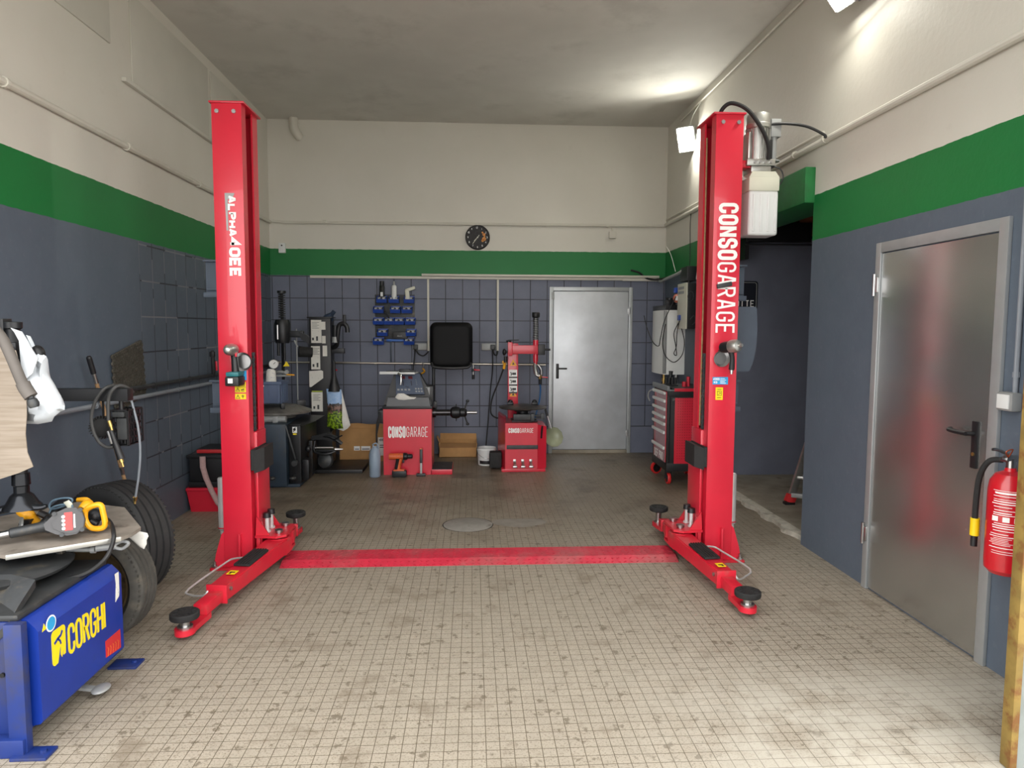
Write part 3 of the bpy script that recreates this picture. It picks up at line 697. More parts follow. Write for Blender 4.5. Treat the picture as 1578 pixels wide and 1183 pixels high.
b = MB(); warn_tri(b, (-1.531, Y_, 1.215), FX, FZ, .026); b.stroke([(0, 0), (.07, 0)], .0015, Vector((-1.536, Y_, 1.21)), FX, FZ, .001); warn_tri(b, (-1.531, Y_, 1.182), FX, FZ, .026)
b.stroke([(0, 0), (.022, 0), (.022, .018), (0, .018)], .002, Vector((-1.497, Y_, 1.217)), FX, FZ, .001, True); b.stroke([(.011, 0), (.011, .018)], .002, Vector((-1.497, Y_, 1.217)), FX, FZ, .001)
b.stroke([(0, 0), (.02, .006)], .006, Vector((-1.497, Y_, 1.19)), FX, FZ, .001); b.stroke([(0, 0), (.018, 0)], .003, Vector((-1.495, Y_, 1.183)), FX, FZ, .001); ob('sticker_print', b, BLACK, st)
b = MB(); b.box(-1.536, -1.466, yf-.002, yf, 1.13, 1.166); st = lab(ob('warning_sticker', b, YEL, tl), 'lower yellow warning sticker with two symbols')
b = MB(); warn_tri(b, (-1.531, Y_, 1.136), FX, FZ, .026); b.stroke([(.01, 0), (.01, .022)], .004, Vector((-1.497, Y_, 1.137)), FX, FZ, .001); b.stroke([(0, .014), (.02, .014)], .003, Vector((-1.497, Y_, 1.137)), FX, FZ, .001); ob('sticker_print', b, BLACK, st)
# right lettering and stickers
b = MB(); xx = 1.632
w1 = b.text('CONSO', (xx, yf-.001, 2.43), DN, FX, .135, .068, .0235, .0085); w2 = b.text('GARAGE', (xx, yf-.001, 2.43-w1-.014), DN, FX, .13, .066, .0145, .016); ob('lettering', b, WHITE, tr)
b = MB(); b.box(1.622, 1.728, yf-.002, yf, 1.225, 1.275); st = lab(ob('load_sticker', b, SKY, tr), 'light blue load sticker')
b = MB(); b.text('4000', (1.626, yf-.0022, 1.253), FX, FZ, .017, .009, .003); b.text('KG', (1.63, yf-.0022, 1.232), FX, FZ, .015, .011, .003)
for k in range(4): b.stroke([(0, 0), (.04-.008*(k % 2), 0)], .0035, Vector((1.674, yf-.0022, 1.234+k*.01)), FX, FZ, .001)
ob('sticker_print', b, WHITE, st)
b = MB(); b.box(1.645, 1.695, yf-.002, yf, 1.12, 1.205); st = lab(ob('warning_sticker', b, YEL, tr), 'yellow warning sticker')
b = MB(); b.stroke([(0, 0), (.028, 0), (.028, .03), (0, .03)], .002, Vector((1.656, yf-.0022, 1.15)), FX, FZ, .001, True); b.stroke([(.004, .004), (.024, .016), (.008, .026)], .002, Vector((1.656, yf-.0022, 1.15)), FX, FZ, .001)
b.stroke([(0, 0), (.028, 0)], .003, Vector((1.656, yf-.0022, 1.135)), FX, FZ, .001); b.stroke([(0, 0), (.028, 0)], .003, Vector((1.656, yf-.0022, 1.192)), FX, FZ, .001); ob('sticker_print', b, BLACK, st)
# control box shield behind the right column
b = MB(); y = yb+.06
b.prism([(1.66, y, 1.28), (2.03, y, 1.29), (2.06, y, 1.36), (2.078, y, 1.48), (2.083, y, 1.58), (2.075, y, 1.72), (2.068, y, 1.76), (1.66, y, 1.76)], (0, .05, 0)); b.box(1.7, 1.75, yb-.002, y+.01, 1.4, 1.6); ob('control_box', b, SLATE, tr)
# power unit
b = MB(); mx, my = 1.955, 4.76
b.lathe([(.07, 2.745), (.07, 2.955)], (mx, my, 0), (0, 0, 1), 28)
for k in range(22):
    a = 2*PI*k/22; v = Vector((math.cos(a), math.sin(a), 0)); b.obox(Vector((mx, my, 2.85))+v*.076, (.016, .005, .2), (v, Vector((-v.y, v.x, 0)), FZ))
b.lathe([(.08, 2.955), (.084, 2.96), (.084, 2.985), (.08, 2.99), (.08, 3.035), (.074, 3.055), (.0, 3.057)], (mx, my, 0), (0, 0, 1), 28)
b.box(mx-.1, mx+.095, my-.08, my+.08, 2.70, 2.745, .006); b.box(mx-.07, mx+.07, my-.075, my+.075, 2.655, 2.70, .01)
b.box(mx-.085, mx-.06, my-.05, my+.05, 2.75, 2.93, .01)
pu = ob('electric_motor', b, ALU, tr)
for k, (x, z) in enumerate(((mx-.05, 2.722), (mx-.015, 2.724), (mx+.02, 2.722), (mx+.06, 2.724))):
    b = MB(); b.cyl((x, my-.08, z), (x, my-.095, z), .011, n=6); ob('fitting', b, STEEL, pu)
b = MB(); b.box(XRf(cw)-.002, mx-.06, my-.05, my+.05, 2.69, 2.74, .004); b.box(XRf(cw), XRf(cw)+.012, my-.09, my+.09, 2.62, 2.98, .003); ob('motor_mount', b, RED, tr)
b = MB(); b.box(1.868, 2.082, my-.09, my+.09, 2.53, 2.625, .014)
b.prism([(1.87, my-.088, 2.62), (2.08, my-.088, 2.62), (2.05, my-.088, 2.66), (1.89, my-.088, 2.66)], (0, .176, 0)); tk = ob('tank_top', b, CREAM, tr)
b = MB(); b.box(1.872, 2.078, my-.085, my+.085, 2.235, 2.535, .02, 3)
for k in range(4): b.box(1.9+.05*k, 1.918+.05*k, my-.09, my-.08, 2.26, 2.51, .004)
ob('oil_tank', b, WPL, tr)
b = MB(); b.box(2.035, 2.105, my-.03, my+.05, 2.905, 3.025, .004); b.tube([(2.04, my, 2.95), (2.02, my, 2.95)], .02, 10, 1); ob('terminal_box', b, GREYM, tr)
b = MB(); b.cyl((2.065, my, 2.75), (2.065, my, 2.905), .022); b.cyl((2.065, my, 2.742), (2.065, my, 2.752), .045); ob('capacitor', b, GREYM, tr)
b = MB(); b.box(2.0, 2.035, my-.06, my-.02, 2.73, 2.88, .006); b.box(1.995, 2.05, my-.07, my-.02, 2.69, 2.735, .006); ob('solenoid_valve', b, BLACK, tr)
b = MB(); b.tube([(1.68, 4.72, 2.99), (1.675, 4.70, 3.06), (1.73, 4.67, 3.1), (1.83, 4.64, 3.05), (1.93, 4.64, 2.93), (1.99, 4.66, 2.82), (2.0, 4.68, 2.74)], .0135, 10, 8); ob('hydraulic_hose', b, RUB, tr)
b = MB(); b.tube([(2.04, my-.06, 2.7), (2.09, my-.07, 2.68), (2.11, my-.07, 2.62), (2.08, my-.06, 2.56)], .005, 8, 6); ob('return_hose', b, CABB, tr)
# floor cover plate between the columns
t = thing('floor_cover_plate', 'dusty red checker plate cover across the floor between the two lift columns', 'cover plate', (.08, 4.75, 0))
b = MB(); x0, x1 = -1.28, 1.42
b.prism([(x0, 4.575, 0), (x0, 4.655, .028), (x0, 4.86, .028), (x0, 4.935, 0)], (x1-x0, 0, 0)); 
nx = 62
for i in range(nx):
    x = x0+.02+(x1-x0-.04)*i/(nx-1)
    for j in range(5):
        y = 4.672+j*.043; a = PI/4 if (i+j) % 2 else -PI/4; b.obox((x, y, .0285), (.024, .006, .003), ((math.cos(a), math.sin(a), 0), (-math.sin(a), math.cos(a), 0), (0, 0, 1)))
    for j in range(2):
        y = 4.592+j*.036; z = (y-4.575)*.35+.001; a = PI/4 if (i+j) % 2 else -PI/4; b.obox((x, y, z), (.024, .006, .003), ((math.cos(a), math.sin(a), 0), (-math.sin(a), math.cos(a), 0), (0, 0, 1)))
ob('plate', b, REDPL, t, 10)

# ------------------------------------------------------------------ tools held on the columns
def wrench(loc, label, group=None, black=True):
    """impact wrench hung on a magnet dish; nose towards the room"""
    x, y, z = loc
    t = thing('impact_wrench', label, 'impact wrench', loc, group)
    return t
# left: cordless impact driver
t = thing('cordless_impact_driver', 'cordless impact driver with teal and black battery base on the left lift column', 'impact driver', (-1.51, 4.5, 1.27))
b = MB(); b.lathe([(.012, -.075), (.02, -.07), (.03, -.05), (.036, -.03), (.038, .02), (.035, .05), (.02, .062), (0, .062)], (-1.52, 4.475, 1.455), (0, 1, 0), 20); ob('gear_case', b, ALU, t)
b = MB(); b.cyl((-1.52, 4.435, 1.455), (-1.52, 4.405, 1.455), .009); b.cyl((-1.52, 4.43, 1.455), (-1.52, 4.42, 1.455), .016); ob('chuck', b, STEEL, t)
b = MB(); b.tube([(-1.518, 4.52, 1.44), (-1.512, 4.515, 1.39), (-1.506, 4.51, 1.31)], [.022, .02, .024], 12, 4); b.sphere((-1.52, 4.515, 1.455), (.036, .03, .036)); ob('handle', b, BLACK, t)
b = MB(); b.box(-1.497, -1.485, 4.475, 4.49, 1.41, 1.44, .004); ob('trigger', b, RED, t)
b = MB(); b.box(-1.55, -1.468, 4.45, 4.565, 1.285, 1.315, .01); ob('battery_cap', b, SKIN_T, t)
b = MB(); b.box(-1.552, -1.466, 4.44, 4.57, 1.225, 1.285, .01); bt = ob('battery', b, BLACK, t)
b = MB(); b.box(-1.532, -1.502, 4.4385, 4.44, 1.245, 1.275); ob('battery_label', b, WHITE, bt)
one('magnetic_tray', lambda b: b.lathe([(0, 0), (.05, 0), (.058, -.02), (.06, -.028), (.054, -.02), (.045, -.006), (0, -.006)], (-1.475, yf, 1.375), (0, 1, 0), 28), STEEL, 'round steel magnet dish behind the cordless driver on the left column', 'magnet tray')
# right: air impact wrench
t = thing('air_impact_wrench', 'black air impact wrench with a worn steel nose on the right lift column', 'impact wrench', (1.72, 4.5, 1.33))
b = MB(); ax = Vector((.45, -.88, .12)).normalized(); c0 = Vector((1.66, 4.515, 1.475))
b.lathe([(.0, -.01), (.034, 0), (.038, .02), (.038, .07)], c0, ax, 20); b.box(1.64, 1.68, 4.50, 4.54, 1.45, 1.46); ob('motor_case', b, BLACKM, t)
b = MB(); b.lathe([(.04, .07), (.043, .08), (.043, .12), (.036, .135), (.02, .142), (.012, .142), (.011, .165), (0, .165)], c0, ax, 20); ob('hammer_case', b, ALU, t)
b = MB(); h0 = c0+ax*.06; b.tube([h0, h0+Vector((.02, 0, -.07)), h0+Vector((.022, .01, -.15))], [.02, .016, .02], 12, 4); ob('handle', b, BLACK, t)
b = MB(); b.cyl(h0+Vector((.022, .01, -.15)), h0+Vector((.022, .01, -.18)), .009); b.cyl(h0+Vector((.022, .01, -.155)), h0+Vector((.022, .01, -.165)), .012); ob('air_inlet', b, STEEL, t)
one('magnetic_tray', lambda b: b.lathe([(0, 0), (.045, 0), (.053, -.02), (.055, -.028), (.05, -.02), (.04, -.006), (0, -.006)], (1.672, yf, 1.4), (0, 1, 0), 28), STEEL, 'round steel magnet dish behind the air wrench on the right column', 'magnet tray')
one('utility_knife', lambda b: b.beam((1.63, yf-.012, 1.88), (1.73, yf-.014, 1.9), .02, .03, .006, (0, 0, 1)), DKGREY, 'small dark clip holder stuck over the lettering on the right column', 'tool clip')

# ================================================================== FRONT LEFT: BLUE TYRE CHANGER AND WHAT LIES ON IT
CAMO = Vector((0, 0, 1.6))
def at(u, v, y):
    """the point at depth y that the photo shows at (u, v)"""
    d = r2*((u-789)/FPX)-u2*((v-591.5)/FPX)+fw
    return CAMO+d*(y/d.y)
def pillow(b, outline, depth, n=6, back=None, pw=2.4):
    """closed outline (3D points in a plane facing the room) puffed out to both sides"""
    P = [Vector(p) for p in outline]; c = sum(P, Vector())/len(P); back = depth if back is None else back
    def shell(sgn, dp):
        rings = []
        for k in range(n+1):
            q = 1-k/n*.999; h = math.sqrt(max(0, 1-q**pw))*dp*sgn
            rings.append([b.bm.verts.new(c+(p-c)*q+Vector((0, h, 0))) for p in P])
        for A, B in zip(rings, rings[1:]):
            for i in range(len(P)): b.bm.faces.new((A[i], A[(i+1) % len(P)], B[(i+1) % len(P)], B[i]))
        b.bm.faces.new(rings[-1])
        return rings[0]
    f = shell(-1, depth); g = shell(1, back)
    bmesh.ops.remove_doubles(b.bm, verts=f+g, dist=1e-5)
def rrect(x0, x1, z0, z1, y, r, n=5):
    o = []
    for cx, cz, a in ((x1-r, z1-r, 0), (x0+r, z1-r, 90), (x0+r, z0+r, 180), (x1-r, z0+r, 270)):
        for k in range(n+1):
            t = math.radians(a+90*k/n); o.append(Vector((cx+r*math.cos(t), y, cz+r*math.sin(t))))
    return o
def new_part(name, fn, m, parent, sharp=35):
    b = MB(); fn(b); return ob(name, b, m, parent, sharp)
def blue_changer():
    t = thing('tyre_changer', 'blue tyre changer with yellow lettering in the left foreground', 'tyre changer', (-2.0, 2.9, 0))
    x1 = -1.69
    def cabf(b):
        b.box(-2.42, x1, 2.6, 3.24, .055, .5, .006); b.box(x1-.03, x1+.035, 2.565, 2.602, .0, .505, .004)
        b.box(-2.42, x1+.03, 2.55, 2.6, .0, .07, .006)
    c = new_part('cabinet', cabf, BLUED, t)
    def side(b):
        for z, r in ((.36, .026), ):
            b.lathe([(r, 0), (r*.9, .006), (0, .006)], (-1.79, 2.6, z), (0, -1, 0), 16)
    new_part('access_cap', side, DKGREY, c)
    for x, z in ((-1.80, .27), (-1.77, .425), (-1.82, .19), (-1.75, .30)):
        new_part('bolt', lambda b: b.cyl((x, 2.6, z), (x, 2.592, z), .009, n=8), BLACKM, c)
    def fp(b): b.prism([(x1, 2.625, .08), (-1.64, 2.625, .088), (-1.632, 2.625, .1), (-1.632, 2.625, .45), (-1.642, 2.625, .466), (-1.672, 2.625, .497), (x1, 2.625, .5)], (0, .62, 0))
    p = new_part('front_panel', fp, BLUE, t, 25)
    X = -1.6318; EY, EZ = Vector((0, 1, 0)), Vector((0, 0, 1))
    b = MB(); b.text('CORGHI', (X, 2.808, .268), Vector((0, 1, -.04)), EZ, .128, .05, .0145, .0045); ob('lettering', b, YEL, p)
    em = []
    for cy, cz, a in ((2.775, .395, 0), (2.72, .395, 90), (2.72, .29, 180)):
        for k in range(5): tt = math.radians(a+90*k/4); em.append((X, cy+.018*math.cos(tt), cz+.018*math.sin(tt)))
    em += [(X, y+.01, z) for y, z in ((2.728, .275), (2.74, .315), (2.75, .345), (2.747, .3), (2.755, .285), (2.768, .318), (2.765, .29), (2.78, .29), (2.783, .33))]
    em2 = MB(); em2.prism(em, (.0012, 0, 0)); e = ob('emblem', em2, YEL, p)
    b = MB(); b.stroke([(.008, .088), (.03, .1), (.05, .105), (.062, .12)], .011, Vector((X+.0012, 2.71, .272)), EY, EZ, .001); b.stroke([(.03, .1), (.045, .085), (.05, .07)], .008, Vector((X+.0012, 2.71, .272)), EY, EZ, .001); ob('emblem_figure', b, BLUE, e)
    b = MB(); b.lathe([(.032, 0), (.032, .001)], (X, 2.705, .45), (1, 0, 0), 24); k = lab(ob('round_sticker', b, WHITE, p), 'round white and blue sticker')
    b = MB(); b.lathe([(.026, .001), (.026, .0018)], (X, 2.705, .45), (1, 0, 0), 24); q = ob('sticker_disc', b, SKY, k)
    b = MB(); b.prism([(X, 2.648, .44), (X, 2.674, .442), (X, 2.661, .468)], (.0012, 0, 0)); lab(ob('warning_sticker', b, YEL, p), 'small yellow triangle sticker')
    b = MB(); b.prism([(X, 3.085, .125), (X, 3.215, .11), (X, 3.215, .20), (X, 3.085, .20)], (.0012, 0, 0)); k = lab(ob('capacity_sticker', b, mat('red_sticker', (190, 40, 44), .5), p), 'red sticker with orange symbols')
    b = MB()
    for j in range(5): b.stroke([(0, 0), (.008, .03), (.0, .04)], .005, Vector((X+.0012, 3.1+j*.022, .125-.0015*j)), EY, EZ, .001)
    ob('sticker_print', b, ORG, k)
    b = MB(); b.prism([(X, 3.185, .34), (X, 3.215, .355), (X, 3.222, .37), (X, 3.222, .47), (X, 3.188, .47), (X, 3.195, .42)], (.0012, 0, 0)); lab(ob('torn_sticker', b, PAPER, p), 'torn white sticker')
    def tray(b):
        b.box(-2.42, x1-.0, 2.605, 3.24, .5, .525, .01)
        b.prism([(-2.42, 2.59, .40), (-1.79, 2.59, .40), (-1.72, 2.6, .47), (-1.71, 2.66, .525), (-1.74, 2.8, .56), (-1.86, 2.84, .57), (-2.42, 2.8, .57)], (0, 0, .03))
    new_part('top_cover', tray, DKGREY, t)
    new_part('foot', lambda b: (b.box(-1.7, -1.57, 2.53, 2.61, 0, .012, .003), b.cyl((-1.6, 2.57, .012), (-1.6, 2.57, .022), .012, n=6)), BLUED, t)
    new_part('foot', lambda b: (b.box(-1.7, -1.57, 3.22, 3.31, 0, .012, .003), b.cyl((-1.6, 3.27, .012), (-1.6, 3.27, .022), .012, n=6)), BLUED, t)
    new_part('pedal', lambda b: (b.sphere((-1.605, 2.985, .035), (.035, .05, .011)), b.beam((-1.75, 2.985, .05), (-1.6, 2.985, .03), .03, .012)), GREYM, t)
    def table(b):
        b.lathe([(.06, .52), (.06, .55), (.3, .56), (.31, .575), (.29, .585), (.1, .59), (.05, .6), (.05, .638), (0, .638)], (-2.05, 3.0, 0), (0, 0, 1), 28)
    new_part('turntable', table, DKGREY, t)
    def cyl(b):
        b.cyl((-2.25, 3.17, .60), (-1.86, 3.17, .594), .032); b.obox((-1.84, 3.17, .594), (.03, .075, .085), None, .004); b.cyl((-2.25, 3.17, .56), (-1.8, 3.17, .553), .008)
    cy = new_part('clamp_cylinder', cyl, DKGREY, t)
    def rod(b):
        b.cyl((-1.83, 3.17, .595), (-1.72, 3.17, .592), .011); b.cyl((-1.72, 3.17, .592), (-1.7, 3.17, .592), .016)
        b.cyl((-1.70, 3.17, .60), (-1.63, 3.2, .60), .018); b.tube([(-1.63, 3.19, .60), (-1.6, 3.2, .62), (-1.57, 3.2, .61), (-1.6, 3.2, .585)], .008, 8, 4, True)
    new_part('clamp_rod', rod, GREYM, cy)
    # vertical shaft with mount head
    sx, sy = -1.965, 3.1
    def shaft(b): b.cyl((sx, sy, .86), (sx, sy, 1.60), .027, n=20); b.lathe([(.027, 1.585), (.036, 1.59), (.036, 1.615), (.03, 1.617), (.03, 1.60), (0, 1.60)], (sx, sy, 0), n=20); b.box(sx-.045, sx-.02, sy-.03, sy+.03, 1.55, 1.63, .004)
    new_part('mount_shaft', shaft, BLACKM, t)
    def head(b):
        b.lathe([(.034, .96), (.036, .91), (.03, .905), (.03, .875), (.045, .862), (.062, .83), (.075, .815), (.077, .805), (.05, .80), (0, .80)], (sx, sy, 0), n=28)
        b.tube([(sx+.03, sy-.02, .815), (sx+.085, sy-.02, .812), (sx+.115, sy-.02, .818)], [.018, .014, .008], 10, 5)
        b.tube([(sx-.03, sy-.03, .815), (sx-.085, sy-.04, .80), (sx-.11, sy-.04, .775), (sx-.15, sy-.05, .765)], [.02, .016, .014, .012], 10, 5)
    new_part('mount_head', head, mat('polished_black_steel', (46, 48, 52), .22, .8), t)
    def arm(b): b.box(-2.42, sx+.03, sy-.035, sy+.035, 1.455, 1.53, .008); b.box(-2.44, -2.34, 2.98, 3.22, .5, 1.56, .01); b.sphere((sx+.085, sy+.02, 1.475), (.03, .03, .042)); b.cyl((sx, sy+.02, 1.48), (sx+.07, sy+.02, 1.48), .012)
    new_part('swing_arm', arm, BLACKM, t)
blue_changer()
# board lying on the turntable
t = thing('tool_board', 'worn grey board with an aluminium edge lying on the blue tyre changer', 'board', (-1.95, 3.3, .64))
def brdf(b): b.prism([(-1.916, 2.906, .64), (-1.572, 3.147, .64), (-1.556, 3.20, .64), (-1.559, 3.299, .64), (-1.816, 3.675, .64), (-2.12, 3.8, .64), (-2.40, 3.45, .64), (-2.02, 2.95, .64)], (0, 0, .016))
new_part('board', brdf, mat('worn_grey_board', (134, 126, 117), .65, var=.2, vs=8, dirt=(70, 60, 52), ds=5), t)
new_part('edge_trim', lambda b: b.beam((-1.918, 2.902, .648), (-1.574, 3.143, .648), .008, .022, .002), ALU, t)
# big grey impact wrench with red label, lying down
t = thing('impact_wrench', 'large grey impact wrench with a red label lying on the board', 'impact wrench', (-1.86, 3.18, .656))
bc = Vector((-1.795, 3.13, .734)); fn_ = Vector((.42, -.88, .22)).normalized()        # cover plate faces the room
ux = Vector((.87, .46, 0)); ux = (ux-fn_*ux.dot(fn_)).normalized(); uz = ux.cross(fn_)*-1
if uz.z < 0: uz = -uz
def W2(x, z, o=0): return bc+ux*x+uz*z+fn_*o
pts = [(-.085, .0), (-.08, -.025), (-.04, -.05), (0, -.06), (.035, -.058), (.062, -.035), (.068, 0), (.06, .035), (.035, .058), (0, .06), (-.04, .045)]
new_part('motor_housing', lambda b: (b.prism([W2(x, z, -.05) for x, z in pts], fn_*.085), b.prism([W2(x*.78+.012, z*.85, .03) for x, z in pts], fn_*.012)), mat('dark_grey_tool_body', (70, 70, 72), .45, .2, var=.08), t, 30)
for x, z in ((-.045, .04), (.052, .045), (.056, -.042), (-.02, -.054)):
    new_part('screw', lambda b: (b.cyl(W2(x, z, .03), W2(x, z, .043), .009)), DKGREY, t)
lb = lab(new_part('red_label', lambda b: b.prism([W2(x, z, .0425) for x, z in ((-.008, -.038), (.022, -.038), (.022, .04), (-.008, .04))], fn_*.001), mat('coral_red_label', (222, 66, 66), .5), t), 'red label')
def lt(b):
    for k in range(4): b.prism([W2(-.012+.007*math.cos(a), -.028+k*.017+.007*math.sin(a), .0436) for a in [PI*2*j/10 for j in range(10)]], fn_*.001)
new_part('label_symbols', lt, WHITE, lb)
new_part('label_print', lambda b: b.prism([W2(x, z, .0425) for x, z in ((.026, -.03), (.032, -.03), (.032, .03), (.026, .03))], fn_*.001), WHITE, t)
def barrel(b):
    a0 = W2(-.06, -.006, -.01); d = (Vector((-2.03, 3.04, .70))-a0).normalized()
    b.lathe([(.03, 0), (.028, .02), (.022, .05), (.022, .15), (.018, .155)], a0, d, 20); b.cyl(a0, a0+d*.02, .033)
    return a0, d
a0, d_ = barrel(MB())
new_part('anvil_extension', lambda b: barrel(b), DKGREY, t)
new_part('square_drive', lambda b: (b.cyl(a0+d_*.155, a0+d_*.205, .0165), b.cyl(a0+d_*.205, a0+d_*.25, .012)), STEEL, t)
# strap clamp standing behind the wrench
def strap(b):
    for k, (y, dz) in enumerate(((3.3, 0), (3.27, -.03))):
        o = [at(u, v+dz*-300*0, y)+Vector((0, 0, dz)) for u, v in ((76, 780), (80, 772), (92, 768), (104, 767), (111, 769), (110, 774), (102, 778), (88, 783), (79, 784))]
        b.tube(o, .0045, 8, 4, True)
    o = [at(u, v, 3.285) for u, v in ((76, 780), (80, 772), (92, 768), (104, 767), (111, 769), (110, 774), (102, 778), (88, 783), (79, 784))]
one('rubber_strap', strap, mat('blue_grey_rubber', (92, 116, 134), .5), 'blue grey rubber strap loop standing behind the grey impact wrench', 'strap')
one('crumpled_rag', lambda b: pillow(b, [at(u, v, 3.35) for u, v in ((76, 781), (90, 769), (110, 769), (112, 776), (112, 796), (95, 803), (78, 795))], .03), BLACK, 'black cloth pouch behind the grey impact wrench', 'cloth')
one('paper_scrap', lambda b: pillow(b, [at(u, v, 3.27) for u, v in ((98, 774), (106, 770), (112, 776), (110, 784), (106, 786), (103, 780))], .008), CREAM, 'small pale scrap stuck on the black pouch', 'scrap')
# yellow grinder at left
t = thing('angle_grinder', 'yellow angle grinder with a grey disc behind the long wrench barrel', 'angle grinder', (-2.06, 3.36, .656))
P = lambda u, v, y=3.35: at(u, v, y-.07)
new_part('body', lambda b: (b.tube([P(32, 785), P(42, 792), P(52, 803), P(62, 812, 3.25)], [.026, .028, .026, .02], 12, 5), b.tube([P(30, 789), P(31, 783), P(38, 781), P(46, 783)], [.014, .017, .017, .012], 10, 4)), YELT, t)
new_part('gear_head', lambda b: (b.cyl(P(36, 808, 3.3), P(50, 807, 3.3), .024), b.cyl(P(34, 806, 3.3), P(34, 815, 3.3), .014)), BLACK, t)
new_part('disc_guard', lambda b: b.lathe([(.045, 0), (.045, .008), (0, .008)], P(33, 812, 3.27), (-.75, -.55, .2), 24), GREYM, t)
new_part('rear_handle', lambda b: b.tube([P(62, 812, 3.25), P(72, 800, 3.3), P(80, 794, 3.3)], [.018, .016, .014], 10, 5), BLACK, t)
one('air_nozzle', lambda b: (b.tube([P(60, 790), P(74, 795), P(84, 790), P(82, 802), P(72, 806)], .016, 8, 5)), BLACK, 'black rubber coil beside the yellow grinder on the board', 'hose')
# yellow D handle saw
t = thing('reciprocating_saw', 'yellow power tool with an open D handle at the right of the grey wrench', 'power tool', (-1.74, 3.25, .656))
Q = lambda u, v, y=3.2: at(u, v, y)
new_part('d_handle', lambda b: b.tube([Q(133, 785), Q(131, 797), Q(135, 808), Q(144, 814), Q(158, 813), Q(162, 806), Q(159, 790), Q(155, 778), Q(143, 779)], .0125, 10, 5, True), YELT, t)
new_part('body', lambda b: (b.tube([Q(128, 785, 3.28), Q(134, 778, 3.3), Q(140, 776, 3.32)], [.024, .026, .018], 12, 4), b.tube([Q(119, 770, 3.36), Q(133, 770, 3.36), Q(139, 775, 3.36)], [.01, .013, .012], 10, 4), b.tube([Q(134, 780, 3.3), Q(142, 790, 3.28), Q(140, 800, 3.26)], [.02, .02, .016], 10, 4)), YELT, t)
new_part('motor', lambda b: (b.sphere(Q(146, 795, 3.27), (.034, .03, .036)), b.cyl(Q(140, 803, 3.24), Q(150, 808, 3.24), .016)), BLACKM, t)
one('air_hose', lambda b: b.tube([at(u, v, y) for u, v, y in ((160, 797, 3.36), (170, 805, 3.2), (175, 820, 3.13), (174, 835, 3.1), (165, 857, 3.06), (145, 876, 3.04), (120, 888, 3.02), (85, 894, 3.0), (45, 895, 2.98), (5, 892, 2.96), (-40, 888, 2.96))], .0095, 10, 6), CABB, 'black hose running over the edge of the board and along the blue changer top', 'hose')
# hanging wood print sheet, bag, hose
def sheet(b):
    o = [(-40, 535), (10, 534), (24, 540), (33, 575), (40, 610), (41, 640), (39, 668), (42, 697), (51, 719), (28, 729), (0, 738), (-45, 752)]
    b.prism([at(u, v, 3.02) for u, v in o], (0, .004, 0))
one('wood_print_sheet', sheet, WOODP, 'pale wood pattern sheet hanging at the left edge in front of the black shaft', 'sheet')
t = thing('plastic_bag', 'white plastic carrier bag hung over the black shaft of the blue tyre changer', 'bag', at(60, 655, 3.1))
bo = [(37, 560), (45, 545), (56, 541), (64, 542), (72, 549), (73, 572), (84, 592), (95, 611), (103, 624), (102, 631), (92, 634), (86, 641), (77, 650), (60, 653), (43, 652), (38, 620), (35, 590)]
new_part('bag_body', lambda b: (pillow(b, [at(u, v, 3.12) for u, v in bo], .045, 10, .03), [setattr(v, 'co', v.co+Vector((0, .011*math.sin(v.co.x*95+v.co.z*38)+.006*math.sin(v.co.x*40-v.co.z*70), 0))) for v in b.bm.verts]), BAGW, t)
new_part('handle', lambda b: b.prism([at(u, v, 3.045) for u, v in ((16, 505), (33, 511), (42, 525), (50, 540), (58, 552), (50, 575), (38, 585), (32, 560), (29, 525), (22, 512))], (0, .006, 0)), BAGW, t)
new_part('handle', lambda b: b.prism([at(u, v, 3.11) for u, v in ((40, 516), (46, 518), (52, 530), (57, 543), (52, 546), (48, 533))], (0, .005, 0)), BAGW, t)
t = thing('exhaust_hose', 'thick grey rubber hose hanging in front of the wood pattern sheet', 'hose', at(25, 560, 2.9))
new_part('hose', lambda b: b.tube([at(u, v, 2.9) for u, v in ((-25, 480), (-8, 507), (4, 522), (16, 547), (29, 578), (36, 594))], .0205, 14, 6), GRIPG, t)
new_part('end_sleeve', lambda b: b.tube([at(35, 590, 2.9), at(40, 600, 2.9), at(48, 611, 2.9)], .026, 14, 3), GRIPG, t)
new_part('nozzle', lambda b: b.lathe([(.012, 0), (.012, .008), (.018, .012), (.022, .03), (.017, .045), (0, .045)], at(47.5, 611, 2.9), at(53, 626, 2.9)-at(47.5, 611, 2.9), 16), DKGREY, t)
# wall bracket arm with its hanging tools
def beam(b): b.box(XL, -1.785, 3.69, 3.752, 1.212, 1.276, .003); b.box(XL, XL+.01, 3.64, 3.8, 1.16, 1.33, .003)
one('wall_bracket', beam, BLACKM, 'black square steel arm sticking out from the left wall', 'bracket arm')
hp = lambda u, v, y=3.66: at(u, v, y)
t = thing('tyre_inflator', 'grey air hose coiled over the black wall arm with a black inflator gun', 'air hose', hp(165, 650))
new_part('hose', lambda b: b.tube([hp(205, 604, 3.78), hp(196, 597, 3.72), hp(184, 594, 3.68), hp(173, 601), hp(167, 617), hp(167, 648)], .0085, 10, 6), HOSED, t)
new_part('hose', lambda b: b.tube([hp(186, 598, 3.77), hp(177, 594, 3.72), hp(162, 598, 3.67), hp(149, 614), hp(141, 640), hp(144, 664), hp(153, 681), hp(165, 689), hp(175, 688)], .0085, 10, 6), HOSED, t)
new_part('brass_coupling', lambda b: (b.cyl(hp(168, 648), hp(171, 657), .01), b.cyl(hp(171, 657), hp(173, 664), .007)), BRASS, t)
new_part('gun_handle', lambda b: b.tube([hp(171, 663), hp(177, 680), hp(187, 707)], [.012, .015, .02], 12, 4), BLACK, t)
new_part('trigger', lambda b: b.beam(hp(166, 664, 3.65), hp(172, 684, 3.65), .006, .012, .002), STEEL, t)
